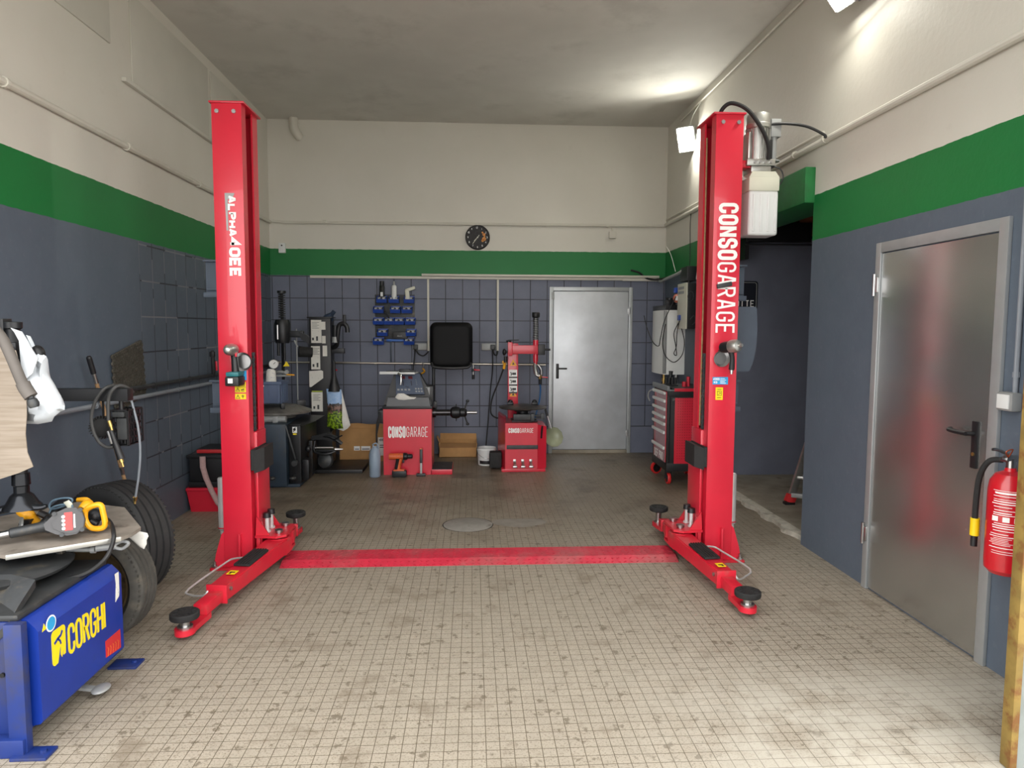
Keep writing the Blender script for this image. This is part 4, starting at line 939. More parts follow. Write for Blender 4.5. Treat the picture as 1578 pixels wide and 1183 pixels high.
new_part('nozzle', lambda b: (b.cyl(hp(186, 707), hp(188, 712), .011), b.cyl(hp(188, 712), hp(190, 719), .006)), BRASS, t)
t = thing('valve_hose', 'thin grey tube hanging from the black wall arm down to the big tyre', 'hose', hp(215, 700, 3.74))
new_part('tube', lambda b: b.tube([hp(201, 612, 3.76), hp(206, 630, 3.76), hp(213, 660, 3.77), hp(216, 695, 3.79), hp(214, 730, 3.82), hp(209, 765, 3.86)], .0062, 8, 6), PIPEG, t)
new_part('valve_end', lambda b: (b.cyl(hp(209, 765, 3.86), hp(208, 771, 3.87), .009), b.cyl(hp(208, 771, 3.87), hp(208, 776, 3.87), .006), b.cyl(hp(208.5, 768, 3.86), hp(205, 766, 3.86), .004)), BRASS, t)
def ribdisc(b):
    c = hp(158, 658, 3.77); ax = Vector((.35, -1, .0)).normalized()
    b.lathe([(0, .03), (.035, .028), (.05, .018), (.056, 0), (.056, -.03), (0, -.03)], c, ax, 28)
    e = ax.orthogonal().normalized(); f = ax.cross(e)
    for k in range(26):
        a = 2*PI*k/26; v = e*math.cos(a)+f*math.sin(a); b.obox(c+v*.056+ax*.0, (.012, .006, .05), (v, ax.cross(v), ax), .002)
    b.cyl(c+ax*-.03, c+Vector((.01, 0, .2)), .006)
one('ribbed_wheel', ribdisc, RUB, 'black ribbed rubber wheel inside the coiled grey hose', 'rubber wheel')
def basket(b):
    c0 = hp(173, 632, 3.72); c1 = hp(203, 684, 3.72); x0, x1, z1, z0 = c0.x, c1.x, c0.z, c1.z; y0, y1 = 3.69, 3.85
    for i in range(6):
        x = x0+(x1-x0)*i/5; b.box(x-.004, x+.004, y0, y0+.008, z0, z1); b.box(x-.004, x+.004, y1-.008, y1, z0, z1); y = y0+(y1-y0)*i/5; b.box(x1-.006, x1, y-.005, y+.005, z0, z1); b.box(x0, x0+.006, y-.005, y+.005, z0, z1)
    for i in range(6):
        z = z0+(z1-z0)*i/5; b.box(x0, x1, y0, y0+.008, z-.005, z+.005); b.box(x0, x1, y1-.008, y1, z-.005, z+.005); b.box(x0, x0+.006, y0, y1, z-.005, z+.005); b.box(x1-.006, x1, y0, y1, z-.005, z+.005)
    b.box(x0, x1, y0, y1, z0, z0+.006); b.cyl((x1-.045, 3.72, z1-.003), (x1-.045, 3.72, 1.213), .011)
t = thing('hanging_basket', 'black lattice plastic basket hanging under the end of the black wall arm', 'basket', (-1.84, 3.76, 1.0))
new_part('basket', basket, BLACK, t)
new_part('grey_block', lambda b: (b.box(hp(177, 640).x, hp(192, 640).x, 3.675, 3.69, hp(177, 678).z, hp(177, 645).z, .003), b.box(hp(172, 640).x, hp(190, 640).x, 3.665, 3.69, hp(177, 643).z, hp(177, 635).z, .003)), DKGREY, t)
# pry pole leaning on the wall
t = thing('pole', 'wooden pole with a black grip leaning against the left wall behind the tyres', 'pole', (-2.38, 4.97, 0))
pb, pt_ = Vector((-2.33, 4.98, .004)), Vector((XL+.085, 4.47, 1.40)); pd = pt_-pb
new_part('shaft', lambda b: b.cyl(pb, pb+pd*.92, .012, n=10), WOODH, t)
new_part('grip', lambda b: (b.cyl(pb+pd*.93, pt_, .0165), b.sphere(pt_, .0165)), BLACK, t)
new_part('tape', lambda b: b.cyl(pb+pd*.885, pb+pd*.935, .0135), STEEL, t)
new_part('tape', lambda b: b.cyl(pb+pd*.43, pb+pd*.47, .0135), STEEL, t)
# perforated mat on the wall
def meshmat(b):
    A, B, C, Dd = Vector((XL+.012, 4.88, 1.40)), Vector((XL+.012, 5.31, 1.50)), Vector((XL+.012, 5.345, 1.10)), Vector((XL+.012, 4.9, .99))
    nu, nv = 17, 17
    for i in range(nu):
        for j in range(nv):
            u, v = (i+.5*(j % 2)+.25)/nu, (j+.5)/nv
            p = A.lerp(B, u).lerp(Dd.lerp(C, u), v); k = 8
            R = [[], [], [], []]
            for q in range(k):
                a = 2*PI*q/k; d = Vector((0, math.cos(a), math.sin(a)))
                for m_, (rr, xx) in enumerate(((.0158, 0), (.0158, .012), (.0085, .012), (.0085, 0))): R[m_].append(b.bm.verts.new(p+d*rr+Vector((xx, 0, 0))))
            for q in range(k):
                for m_ in range(3): b.bm.faces.new((R[m_][q], R[m_][(q+1) % k], R[m_+1][(q+1) % k], R[m_+1][q]))
one('rubber_ring_mat', meshmat, mat('dusty_brown_rubber', (74, 70, 62), .85, var=.15, vs=30), 'brown rubber ring mat with scalloped edge hung on the left wall', 'rubber mat')
# tyres
def tyre(c, R, Wd, ax, m, label, rimcol, rr=.58):
    c, ax = Vector(c), Vector(ax).normalized()
    t = thing('tyre', label, 'tyre', (c.x, c.y, 0), 'tyres stored by the left wall')
    h = Wd/2; ri = R*rr
    prof = [(ri, -h*.7), (ri*1.06, -h*.86), (R*.8, -h), (R*.92, -h*.97), (R*.975, -h*.84)]
    for k in range(4):
        w = -h*.62+k*h*.41
        prof += [(R, w-h*.14), (R, w), (R-.011, w+.003), (R-.011, w+.010), (R, w+.013)]
    prof += [(R*.975, h*.84), (R*.92, h*.97), (R*.8, h), (ri*1.06, h*.86), (ri, h*.7), (ri*.97, h*.5), (ri*.97, -h*.5), (ri, -h*.7)]
    b = MB(); b.lathe(prof, c, ax, 56, False)
    e = ax.orthogonal().normalized(); f = ax.cross(e)
    for k in range(70):
        a = 2*PI*k/70; v = e*math.cos(a)+f*math.sin(a); w_ = ax.cross(v)
        for s_ in (-1, 1): b.obox(c+v*(R*.957)+ax*(s_*h*.86), (.006, .012, h*.2), (v, w_, ax))
    ob('tyre_body', b, m, t, 40)
    b = MB(); b.lathe([(ri*.99, h*.62), (ri*.93, h*.6), (ri*.88, h*.3), (ri*.6, h*.18), (ri*.5, h*.3), (ri*.22, h*.32), (ri*.2, h*.1), (0, h*.1)], c, ax, 36, False)
    b.lathe([(ri*.985, -h*.6), (ri*.985, h*.62)], c, ax, 36, False)
    for k in range(5):
        a = 2*PI*k/5; v = e*math.cos(a)+f*math.sin(a); b.cyl(c+v*ri*.34+ax*h*.3, c+v*ri*.34+ax*(h*.3+.012), .012, n=6)
    ob('wheel_rim', b, rimcol, t)
    return t
RIMB = mat('rusty_brown_rim', (96, 80, 56), .7, .3, var=.2, vs=14, dirt=(60, 48, 34), ds=9)
tyre((-1.916, 3.54, .297), .295, .16, (-.1, -.995, .03), TYRE2, 'worn grey tyre on a rusty rim leaning behind the blue tyre changer', RIMB, .72)
tyre((-2.085, 4.13, .345), .343, .23, (-.42, -.9, .02), TYRE, 'larger black tyre standing between the worn tyre and the left wall', DKGREY)
one('paper_bag', lambda b: pillow(b, [at(u, v, 3.4) for u, v in ((197, 826), (206, 820), (214, 818), (227, 821), (229, 826), (226, 832), (226, 838), (222, 846), (216, 843), (207, 835))], .012), PAPER, 'crumpled white printed plastic sheet on top of the worn tyre', 'wrapper')
# toolbox by the left wall
t = thing('toolbox', 'two tier red and black toolbox standing by the left wall behind the lift column', 'toolbox', (-2.22, 6.2, 0))
def tbase(b): 
    b.prism([(-2.43, 6.05, 0), (-2.02, 6.05, 0), (-1.98, 6.02, .21), (-2.455, 6.02, .21)], (0, .32, 0)); b.box(-2.455, -1.975, 6.01, 6.37, .19, .215, .004)
new_part('lower_tray', tbase, RED, t)
new_part('tray_lid', lambda b: b.box(-2.44, -1.99, 6.03, 6.36, .215, .265, .012), BLACK, t)
new_part('upper_box', lambda b: (b.box(-2.43, -2.0, 6.04, 6.36, .265, .47, .01), b.box(-2.445, -1.985, 6.02, 6.37, .47, .50, .006), b.prism([(-2.41, 6.05, .5), (-2.01, 6.05, .5), (-2.05, 6.07, .545), (-2.37, 6.07, .545)], (0, .28, 0))), BLACK, t)
new_part('carry_handle', lambda b: (b.box(-2.36, -2.1, 6.03, 6.06, .515, .545, .006), b.beam((-2.1, 6.05, .55), (-2.03, 6.3, .565), .02, .015, .003)), mat('faded_red_plastic', (170, 34, 38), .5), t)
new_part('latch', lambda b: b.box(-2.05, -2.02, 6.0, 6.02, .43, .49, .004), RED, t)
def strapf(b):
    o = [(-2.33, 6.012, .49), (-2.325, 6.0, .40), (-2.30, 6.0, .30), (-2.25, 5.995, .18), (-2.20, 5.99, .08), (-2.14, 5.985, .012)]
    b.grid(lambda u, v: Vector(o[min(int(u*5), 4)]).lerp(Vector(o[min(int(u*5), 4)+1]), u*5-min(int(u*5), 4))+Vector((.05*v-.0, -.004*math.sin(v*PI*2), 0)), 20, 6, (0, .003, 0))
one('webbing_strap', strapf, mat('pink_grey_webbing', (168, 138, 136), .8, var=.08, vs=50), 'faded pinkish strap trailing down the front of the toolbox', 'strap')
t = thing('air_blow_gun', 'small black blow gun hung on the left wall pipes beside the lift column', 'blow gun', (XL+.05, 6.58, 1.14))
new_part('barrel', lambda b: (b.tube([(XL+.07, 6.57, 1.38), (XL+.07, 6.59, 1.2), (XL+.06, 6.6, 1.13)], [.014, .02, .014], 10, 4), b.box(XL+.05, XL+.09, 6.55, 6.6, 1.32, 1.37, .006)), BLACK, t)
new_part('trigger', lambda b: b.box(XL+.075, XL+.1, 6.6, 6.62, 1.19, 1.28, .004), RED, t)

# ================================================================== BACK OF THE WORKSHOP
def dark_changer():
    t = thing('tyre_changer', 'dark blue grey tyre changer behind the left lift column with a stickered black tower', 'tyre changer', (-1.9, 7.4, 0))
    c = new_part('cabinet', lambda b: (b.box(-2.28, -1.835, 6.9, 7.75, .02, .64, .01), b.box(-2.28, -1.72, 6.95, 7.75, .0, .03, .004)), NAVY, t)
    s = new_part('side_box', lambda b: (b.box(-1.83, -1.712, 6.98, 7.7, .03, .63, .008), b.prism([(-1.83, 6.96, .62), (-1.68, 6.96, .62), (-1.62, 7.2, .63), (-1.83, 7.2, .64)], (0, .5, 0))), BLACKM, t)
    lab(new_part('warning_label', lambda b: b.box(-1.79, -1.745, 6.977, 6.98, .545, .605), WHITE, s), 'white square label'); 
    b = MB(); b.lathe([(.014, 0), (.014, .001)], (-1.77, 6.977, .58), (0, -1, 0), 14); b.beam((-1.78, 6.976, .555), (-1.76, 6.976, .60), .008, .001, upv=(0, 1, 0)); ob('label_symbol', b, BLACK, s)
    lab(new_part('yellow_label', lambda b: b.box(-1.785, -1.75, 6.977, 6.98, .525, .54), YEL, s), 'small yellow label')
    new_part('lever', lambda b: (b.beam((-1.835, 6.9, .63), (-1.755, 6.93, .29), .022, .015, .004), b.cyl((-1.76, 6.95, .25), (-1.76, 6.9, .25), .03)), DKGREY, t)
    new_part('foot_valve', lambda b: (b.box(-1.71, -1.64, 7.0, 7.15, .06, .27, .02), b.sphere((-1.655, 7.05, .37), (.03, .03, .035))), BLACKM, t)
    for x in (-1.97, -1.77): new_part('pedal', lambda b: (b.sphere((x, 6.87, .11), (.035, .03, .018)), b.beam((x, 6.98, .12), (x, 6.87, .11), .02, .015)), DKGREY, t)
    new_part('turntable', lambda b: b.lathe([(.05, .70), (.16, .71), (.17, .74), (.32, .765), (.325, .785), (.31, .79), (.2, .835), (.1, .85), (0, .85)], (-2.03, 7.42, -.062), n=36), mat('worn_turntable_steel', (146, 142, 136), .42, .6, var=.2, vs=12), t)
    new_part('clamp_cylinder', lambda b: (b.cyl((-2.25, 7.06, .672), (-1.99, 7.06, .672), .034), b.cyl((-1.95, 7.06, .672), (-1.87, 7.06, .672), .034), b.box(-1.995, -1.945, 7.02, 7.1, .64, .705, .004)), GREYM, t)
    for a in (0.4, 2.0, 3.6, 5.1):
        new_part('jaw', lambda b: b.obox((-2.03+.22*math.cos(a), 7.42+.22*math.sin(a), .79), (.09, .04, .06), ((math.cos(a), math.sin(a), 0), (-math.sin(a), math.cos(a), 0), (0, 0, 1)), .006), BLACKM, t)
    # tower with stickers
    def tow(b): b.box(-1.84, -1.60, 7.98, 8.2, .02, 1.70, .006); b.box(-1.86, -1.58, 7.97, 8.21, 1.70, 1.715, .003); b.box(-1.93, -1.2, 7.6, 8.2, .0, .04, .005); b.prism([(-1.62, 7.98, .56), (-1.62, 7.98, .40), (-1.40, 7.9, .55), (-1.45, 7.9, .60)], (0, .15, 0))
    tw = new_part('tower', tow, BLACK, t)
    stk = mat('grubby_white_sticker', (214, 212, 204), .6, var=.03, dirt=(120, 124, 140), ds=60, da=(.6, .68), dm=.6)
    for x0, x1_, z0, z1 in ((-1.815, -1.70, 1.42, 1.68), (-1.82, -1.72, 1.12, 1.385), (-1.845, -1.69, .92, 1.11), (-1.825, -1.70, .64, .86), (-1.70, -1.655, 1.57, 1.66), (-1.695, -1.655, 1.415, 1.50), (-1.69, -1.64, 1.27, 1.39)):
        k = new_part('instruction_sticker', lambda b: b.box(x0, x1_, 7.9765, 7.98, z0, z1) if z1 < 1.1 or z0 > 1.11 else b.prism([(x0, 7.9765, z0), (x0+.02, 7.9765, z0), (x1_, 7.9765, z0+.1), (x1_, 7.9765, z1-.01), (x1_-.02, 7.9765, z1), (x0, 7.9765, z1-.01)], (0, .0035, 0)), stk, tw)
    for z0, z1 in ((1.42, 1.68), (1.12, 1.385), (.64, .86)):
        b = MB()
        for k in range(5): b.box(-1.805, -1.805+.08-.02*(k % 2), 7.9755, 7.9765, z1-.03-k*.016, z1-.026-k*.016)
        ob('sticker_print', b, DKGREY, tw); b = MB()
        b.box(-1.805, -1.785, 7.9755, 7.9765, z0+.03, z0+.06); b.box(-1.76, -1.74, 7.9755, 7.9765, z0+.025, z0+.075); ob('sticker_symbols', b, DKGREY, tw)
    new_part('lime_strip', lambda b: b.box(-1.82, -1.70, 7.9765, 7.98, .865, .875), mat('lime_print', (170, 190, 60), .6), tw)
    # press arm right of the tower
    new_part('press_arm', lambda b: (b.tube([(-1.60, 8.05, 1.36), (-1.535, 8.0, 1.40), (-1.52, 7.98, 1.52), (-1.50, 7.98, 1.62), (-1.45, 7.98, 1.64), (-1.415, 7.98, 1.60), (-1.41, 7.98, 1.54)], .026, 10, 5), b.cyl((-1.55, 8.0, 1.42), (-1.55, 8.0, 1.62), .036), b.box(-1.455, -1.425, 7.96, 8.0, 1.64, 1.74, .005), b.box(-1.62, -1.46, 8.03, 8.1, 1.30, 1.36, .005)), BLACKM, t)
    new_part('press_collar', lambda b: b.cyl((-1.55, 7.995, 1.425), (-1.55, 7.995, 1.49), .04), GREYM, t)
    new_part('roller', lambda b: (b.cyl((-1.94, 7.9, 1.325), (-1.80, 7.95, 1.315), .062, .056, 20)), RUB, t)
    new_part('roller_pin', lambda b: b.cyl((-1.945, 7.87, 1.38), (-1.97, 7.85, 1.45), .009), WPL, t)
    # mount shaft with spring
    sx, sy = -1.985, 7.42
    def hs(b): b.lathe([(.0, 1.43), (.07, 1.43), (.083, 1.47), (.083, 1.63), (.07, 1.675), (.03, 1.68), (0, 1.68)], (sx, sy, 0), n=24); b.box(sx+.05, sx+.22, sy-.02, sy+.04, 1.49, 1.56, .008); b.prism([(sx+.17, sy-.03, 1.56), (sx+.28, sy-.03, 1.50), (sx+.28, sy-.03, 1.42), (sx+.2, sy-.03, 1.47)], (0, .05, 0))
    new_part('shaft_housing', hs, BLACKM, t)
    new_part('hex_shaft', lambda b: (b.cyl((sx, sy, .87), (sx, sy, 1.96), .018, n=6), b.cyl((sx, sy, 1.95), (sx, sy, 1.975), .045), b.cyl((sx-.03, sy-.05, 1.30), (sx-.03, sy-.05, 1.45), .015), b.cyl((sx+.03, sy-.05, 1.25), (sx+.03, sy-.05, 1.45), .012)), BLACKM, t)
    sp = [(sx+.033*math.cos(k*PI/5), sy+.033*math.sin(k*PI/5), 1.69+.26*k/110) for k in range(111)]
    new_part('return_spring', lambda b: b.tube(sp, .0055, 6, 1), DKGREY, t)
    new_part('bright_band', lambda b: b.cyl((sx-.03, sy-.072, 1.47), (sx-.03, sy-.072, 1.62), .014), STEEL, t)
    new_part('side_rod', lambda b: b.cyl((-1.885, 7.6, .80), (-1.885, 7.6, 1.58), .007), GREYM, t)
    g = new_part('pressure_gauge', lambda b: b.lathe([(0, -.02), (.05, -.02), (.052, 0), (.046, .004), (.044, 0), (0, 0)], (-2.05, 7.3, 1.215), (0, -1, 0), 28), STEEL, t)
    new_part('gauge_dial', lambda b: b.lathe([(.044, .0005), (.044, .0025)], (-2.05, 7.3, 1.215), (0, -1, 0), 28), WHITE, g)
    new_part('gauge_needle', lambda b: b.beam((-2.05, 7.295, 1.215), (-2.03, 7.295, 1.235), .005, .001, upv=(0, 1, 0)), BLACK, g)
    new_part('warning_triangle', lambda b: b.prism([(-1.965, 7.35, 1.19), (-1.90, 7.35, 1.19), (-1.932, 7.35, 1.245)], (0, .002, 0)), YEL, t)
    new_part('air_fittings', lambda b: (b.tube([(-2.06, 7.38, 1.12), (-2.0, 7.38, 1.13), (-1.95, 7.38, 1.12), (-1.92, 7.38, 1.14)], .018, 8, 4), b.cyl((-1.93, 7.37, 1.13), (-1.93, 7.33, 1.13), .022), b.beam((-2.05, 7.38, 1.09), (-1.9, 7.38, 1.09), .012, .02)), GREYM, t)
    new_part('valve_lever', lambda b: b.beam((-1.935, 7.35, 1.105), (-1.85, 7.34, 1.10), .012, .014, .003), YELT, t)
    # bead breaker at the right
    def bb(b):
        b.prism([(-1.68, 7.3, .46), (-1.5, 7.28, .50), (-1.40, 7.3, .44), (-1.42, 7.3, .40), (-1.55, 7.28, .43), (-1.68, 7.3, .42)], (0, .03, 0)); b.tube([(-1.7, 7.35, .40), (-1.6, 7.33, .45), (-1.5, 7.3, .46), (-1.41, 7.28, .42), (-1.36, 7.28, .38)], .02, 8, 5)
        b.box(-1.66, -1.40, 7.25, 7.32, .30, .325, .004); b.tube([(-1.63, 7.24, .42), (-1.63, 7.22, .31), (-1.5, 7.2, .29), (-1.38, 7.25, .33)], .012, 8, 4); b.beam((-1.44, 7.25, .43), (-1.345, 7.22, .48), .014, .014, .003)
        b.box(-1.70, -1.66, 7.25, 7.33, .08, .42, .005)
    k = new_part('bead_breaker', bb, BLACKM, t)
    new_part('breaker_blade', lambda b: b.lathe([(.085, 0), (.075, .03), (.03, .05), (0, .05)], (-1.53, 7.27, .21), (-.2, -1, .15), 20), DKGREY, k)
    new_part('breaker_rod', lambda b: b.cyl((-1.62, 7.2, .355), (-1.43, 7.2, .355), .012), STEEL, k)
    new_part('breaker_tip', lambda b: b.cyl((-1.42, 7.22, .335), (-1.34, 7.22, .335), .02, .008), STEEL, k)
dark_changer()
t = thing('plastic_crate', 'grey blue plastic crate standing on the dark tyre changer', 'crate', (-2.05, 7.3, .823))
def crate(b):
    x0, x1_, y0, y1, z0, z1 = -2.25, -1.925, 7.08, 7.36, .826, 1.05
    for bx_ in ((x0, x1_, y0, y0+.008), (x0, x1_, y1-.008, y1), (x0, x0+.008, y0, y1), (x1_-.008, x1_, y0, y1)): b.box(*bx_, z0, z1, .002)
    b.box(x0, x1_, y0, y1, z0, z0+.008); b.box(x0-.01, x1_+.01, y0-.012, y0+.002, z1-.03, z1, .003); b.box(x1_-.002, x1_+.012, y0-.01, y1+.01, z1-.03, z1, .003)
    for k in range(4): b.box(x0+.02+k*.09, x0+.03+k*.09, y0-.006, y0, z0, z1-.03); b.box(x1_, x1_+.006, y0+.02+k*.07, y0+.03+k*.07, z0, z1-.03)
new_part('crate_body', crate, mat('grey_blue_crate', (82, 96, 124), .5, var=.06), t)
new_part('crate_label', lambda b: b.box(-2.12, -2.085, 7.067, 7.07, 1.0, 1.015), WHITE, t)
one('paper_roll', lambda b: b.lathe([(.05, .84), (.055, 1.0), (.045, 1.15), (.03, 1.17), (0, 1.165)], (-2.05, 7.2, 0), (.0, .0, 1), 14), PAPER, 'white paper roll sticking out of the grey blue crate', 'paper roll')
one('work_gloves', lambda b: (pillow(b, [at(u, v, 8.08) for u, v in ((494, 494), (500, 485), (510, 481), (513, 477), (518, 481), (514, 486), (513, 495))], .04)), mat('dark_blue_cloth', (38, 52, 74), .8, var=.2, vs=30), 'dark blue cloth lying on top of the black stickered tower', 'cloth')
# printed bag and cone on the tower
t = thing('shopping_bag', 'printed shopping bag with sky and green leaves hanging beside the black tower', 'bag', at(520, 662, 7.85))
new_part('bag_front', lambda b: pillow(b, [at(u, v, 7.85) for u, v in ((503, 599), (526, 600), (528, 625), (529, 660), (515, 661), (504, 657), (505, 630))], .03, 5), BAGP, t)
new_part('bag_side', lambda b: pillow(b, [at(u, v, 7.87) for u, v in ((526, 600), (531, 620), (540, 655), (536, 660), (529, 664), (520, 661), (526, 640))], .03, 5), PAPER, t)
one('funnel', lambda b: b.lathe([(.072, .88), (.068, .90), (.022, 1.06), (.018, 1.09), (.014, 1.22), (0, 1.225)], (-1.545, 7.87, 0), n=20), BLACK, 'black pointed funnel above the printed shopping bag', 'funnel')
def ball_valve(x, label, hx, red=RED, y=D-.035):
    t = thing('ball_valve', label, 'valve', (x, y, 1.0), 'valves on the air pipe')
    new_part('valve_body', lambda b: (b.cyl((x, y, 1.135), (x, y, 1.0), .012), b.cyl((x, y, 1.09), (x, y, 1.05), .02, n=8)), STEEL, t)
    new_part('coupling', lambda b: b.cyl((x, y, 1.01), (x, y, .955), .017), BLACKM, t)
    new_part('valve_handle', lambda b: b.beam((x+.01, y-.02, 1.075), (x+hx, y-.03, 1.07), .01, .02, .003), red, t)
ball_valve(.018, 'steel air valve with red lever under the pipe right of the black hood', .08)
ball_valve(-1.75, 'steel air valve with red lever on the pipe behind the printed bag', .085)
cab('air_hose', [(-1.75, D-.035, .96), (-1.76, D-.05, .8), (-1.78, 8.6, .6), (-1.8, 8.5, .3)], .007, CABB, 'thin black hose hanging from the air valve behind the printed bag', 'hose')
# cardboard boxes on the floor by the back wall
t = thing('cardboard_box', 'tall closed cardboard box by the back wall left of the red balancer', 'cardboard box', (-1.27, 8.45, 0))
new_part('carton', lambda b: b.box(-1.575, -.99, 8.28, 8.66, .0, .40, .006), CARD, t)
new_part('flap', lambda b: b.prism([(-1.56, 8.29, .40), (-1.0, 8.29, .40), (-1.0, 8.29, .44), (-1.1, 8.3, .455), (-1.2, 8.3, .44), (-1.35, 8.3, .46), (-1.56, 8.29, .45)], (0, .006, 0)), CARD, t)
k = new_part('shipping_label', lambda b: b.box(-1.12, -.99, 8.277, 8.28, .07, .29), WHITE, t)
b = MB(); b.text('100', (-1.105, 8.2768, .245), FX, FZ, .03, .02, .006); b.box(-1.03, -1.005, 8.276, 8.277, .24, .285); b.box(-1.10, -1.02, 8.276, 8.277, .19, .2); b.box(-1.10, -1.03, 8.276, 8.277, .165, .175); ob('label_print', b, BLACK, k)
for x0, x1_ in ((-1.405, -1.335), (-1.32, -1.21)):
    k = new_part('small_label', lambda b: b.box(x0, x1_, 8.277, 8.28, .135, .185), WHITE, t)
    new_part('label_print', lambda b: b.box(x0+.01, x1_-.01, 8.276, 8.277, .145, .155), DKGREY, k)
t = thing('cardboard_box', 'low open cardboard box by the back wall right of the red balancer', 'cardboard box', (-.17, 8.6, 0))
new_part('carton', lambda b: (b.box(-.405, .06, 8.5, 8.506, 0, .12), b.box(-.405, .06, 8.70, 8.706, 0, .2), b.box(-.405, -.399, 8.5, 8.7, 0, .2), b.box(.054, .06, 8.5, 8.7, 0, .2), b.box(-.405, .06, 8.5, 8.7, 0, .006), b.box(-.39, .05, 8.51, 8.69, .10, .115)), CARD, t)
new_part('flap', lambda b: b.prism([(-.40, 8.70, .19), (.06, 8.70, .19), (.055, 8.72, .265), (-.40, 8.72, .27)], (0, .006, 0)), CARD, t)
new_part('flap', lambda b: b.prism([(-.405, 8.502, .118), (.055, 8.502, .118), (.07, 8.56, .165), (-.42, 8.56, .17)], (0, .006, .0)), CARD_D, t)
new_part('flap', lambda b: b.prism([(-.405, 8.5, .19), (-.405, 8.7, .19), (-.435, 8.68, .25), (-.435, 8.52, .25)], (.006, 0, 0)), CARD, t)
# ------------------------------------------------------------------ wheel balancer
def balancer():
    t = thing('wheel_balancer', 'red wheel balancer with white lettering, a black hood and a side shaft', 'wheel balancer', (-.7, 7.72, 0))
    yf_ = 7.5
    c = new_part('cabinet', lambda b: (b.prism([(-.957, yf_, 0), (-.437, yf_, 0), (-.437, yf_, .72), (-.957, yf_, .72)], (0, .46, 0)), b.box(-.45, -.215, yf_, yf_+.44, .0, .055, .004)), RED, t)
    b = MB(); w_ = b.text('CONSO', (-.905, yf_-.001, .405), FX, FZ, .13, .034, .0145, .0045); b.text('GARAGE', (-.905+w_+.008, yf_-.001, .415), FX, FZ, .112, .031, .0066, .0095); ob('lettering', b, WHITE, c)
    new_part('foot_plate_top', lambda b: b.box(-.44, -.22, yf_+.01, yf_+.43, .055, .058), DKGREY, c)
    new_part('top_rim', lambda b: b.box(-.965, -.43, yf_-.008, yf_+.47, .72, .75, .006), BLACKM, t)
    new_part('weight_tray', lambda b: (b.prism([(-.925, yf_+.01, .75), (-.45, yf_+.01, .75), (-.47, yf_+.05, .84), (-.91, yf_+.05, .84)], (0, .30, 0)), ), mat('grey_tray_plastic', (104, 106, 110), .5, var=.06), t)
    new_part('console_back', lambda b: b.prism([(-.97, yf_+.16, .75), (-.44, yf_+.16, .75), (-.50, yf_+.2, .95), (-.58, yf_+.22, 1.09), (-.86, yf_+.22, 1.09)], (0, .16, 0)), BLACK, t)
    # display panel, sloping
    A, B, C, Dd = Vector((-.83, yf_+.12, .87)), Vector((-.52, yf_+.12, .87)), Vector((-.575, yf_+.20, 1.09)), Vector((-.84, yf_+.20, 1.09))
    nrm = (B-A).cross(Dd-A).normalized()
    if nrm.y > 0: nrm = -nrm
    p = new_part('display_panel', lambda b: b.prism([A, B, C, Dd], -nrm*.03), mat('grey_blue_panel', (72, 84, 106), .4, var=.05), t)
    def on(u, v): return A.lerp(B, u).lerp(Dd.lerp(C, u), v)+nrm*.0008
    def q(b, u0, u1, v0, v1, th=.0015): b.prism([on(u0, v0), on(u1, v0), on(u1, v1), on(u0, v1)], nrm*th)
    dim = mat('dark_red_display', (90, 20, 30), .3)
    for u in (.2, .5): 
        new_part('number_display', lambda b: q(b, u, u+.17, .74, .88), dim, p)
    new_part('rim_graphic', lambda b: (q(b, .27, .30, .42, .66), q(b, .58, .61, .42, .66), q(b, .36, .40, .36, .39), q(b, .40, .48, .33, .36)), mat('dark_print', (40, 32, 44), .5), p)
    for k in range(4):
        new_part('button', lambda b: q(b, .05+k*.13, .13+k*.13, .18, .26, .003), GREYM, p)
    for k in range(6):
        new_part('button', lambda b: q(b, .70+.1*(k % 3), .76+.1*(k % 3), .1+.13*(k//3), .17+.13*(k//3), .003), GREYM, p)
    new_part('indicator_dots', lambda b: [q(b, .78, .80, .45+.08*k, .48+.08*k) for k in range(4)] and None, GREYM, p)
    new_part('tool_pocket', lambda b: b.box(-.56, -.43, yf_+.2, yf_+.44, .75, .95, .008), BLACK, t)
    new_part('pocket_tag', lambda b: b.prism([(-.52, yf_+.199, .85), (-.47, yf_+.199, .85), (-.465, yf_+.199, .94), (-.51, yf_+.199, .94)], (0, -.002, 0)), GREYM, t)
    new_part('side_latch', lambda b: (b.box(-1.02, -.957, yf_+.06, yf_+.3, .56, .70, .01), b.cyl((-.99, yf_+.05, .66), (-1.03, yf_+.02, .45), .008)), BLACK, t)
    # shaft
    y, z = yf_+.22, .655
    new_part('spindle', lambda b: (b.cyl((-.437, y, z), (-.22, y, z), .035), b.cyl((-.437, y, z), (-.40, y, z), .055)), mat('polished_spindle', (70, 68, 70), .25, .9), t)
    new_part('threaded_end', lambda b: b.cyl((-.22, y, z), (.055, y, z), .017), STEEL, t)
    new_part('clamp_cone', lambda b: b.lathe([(.04, 0), (.062, .02), (.068, .06), (.06, .1), (.045, .11), (.05, .115), (.05, .16), (.035, .18), (.017, .185)], (-.24, y, z), (1, 0, 0), 28), BLACKM, t)
    n_ = new_part('quick_nut', lambda b: (b.cyl((-.175, y, z-.095), (-.175, y, z+.095), .006), b.cyl((-.09, y, z), (-.055, y, z), .032)), BLACKM, t)
    for s in (-1, 1): new_part('nut_handle', lambda b: (b.tube([(-.085, y, z+.02*s), (-.07, y, z+.07*s), (-.05, y, z+.125*s)], .009, 8, 3), b.sphere((-.048, y, z+.13*s), (.02, .014, .016))), DKGREY, n_)
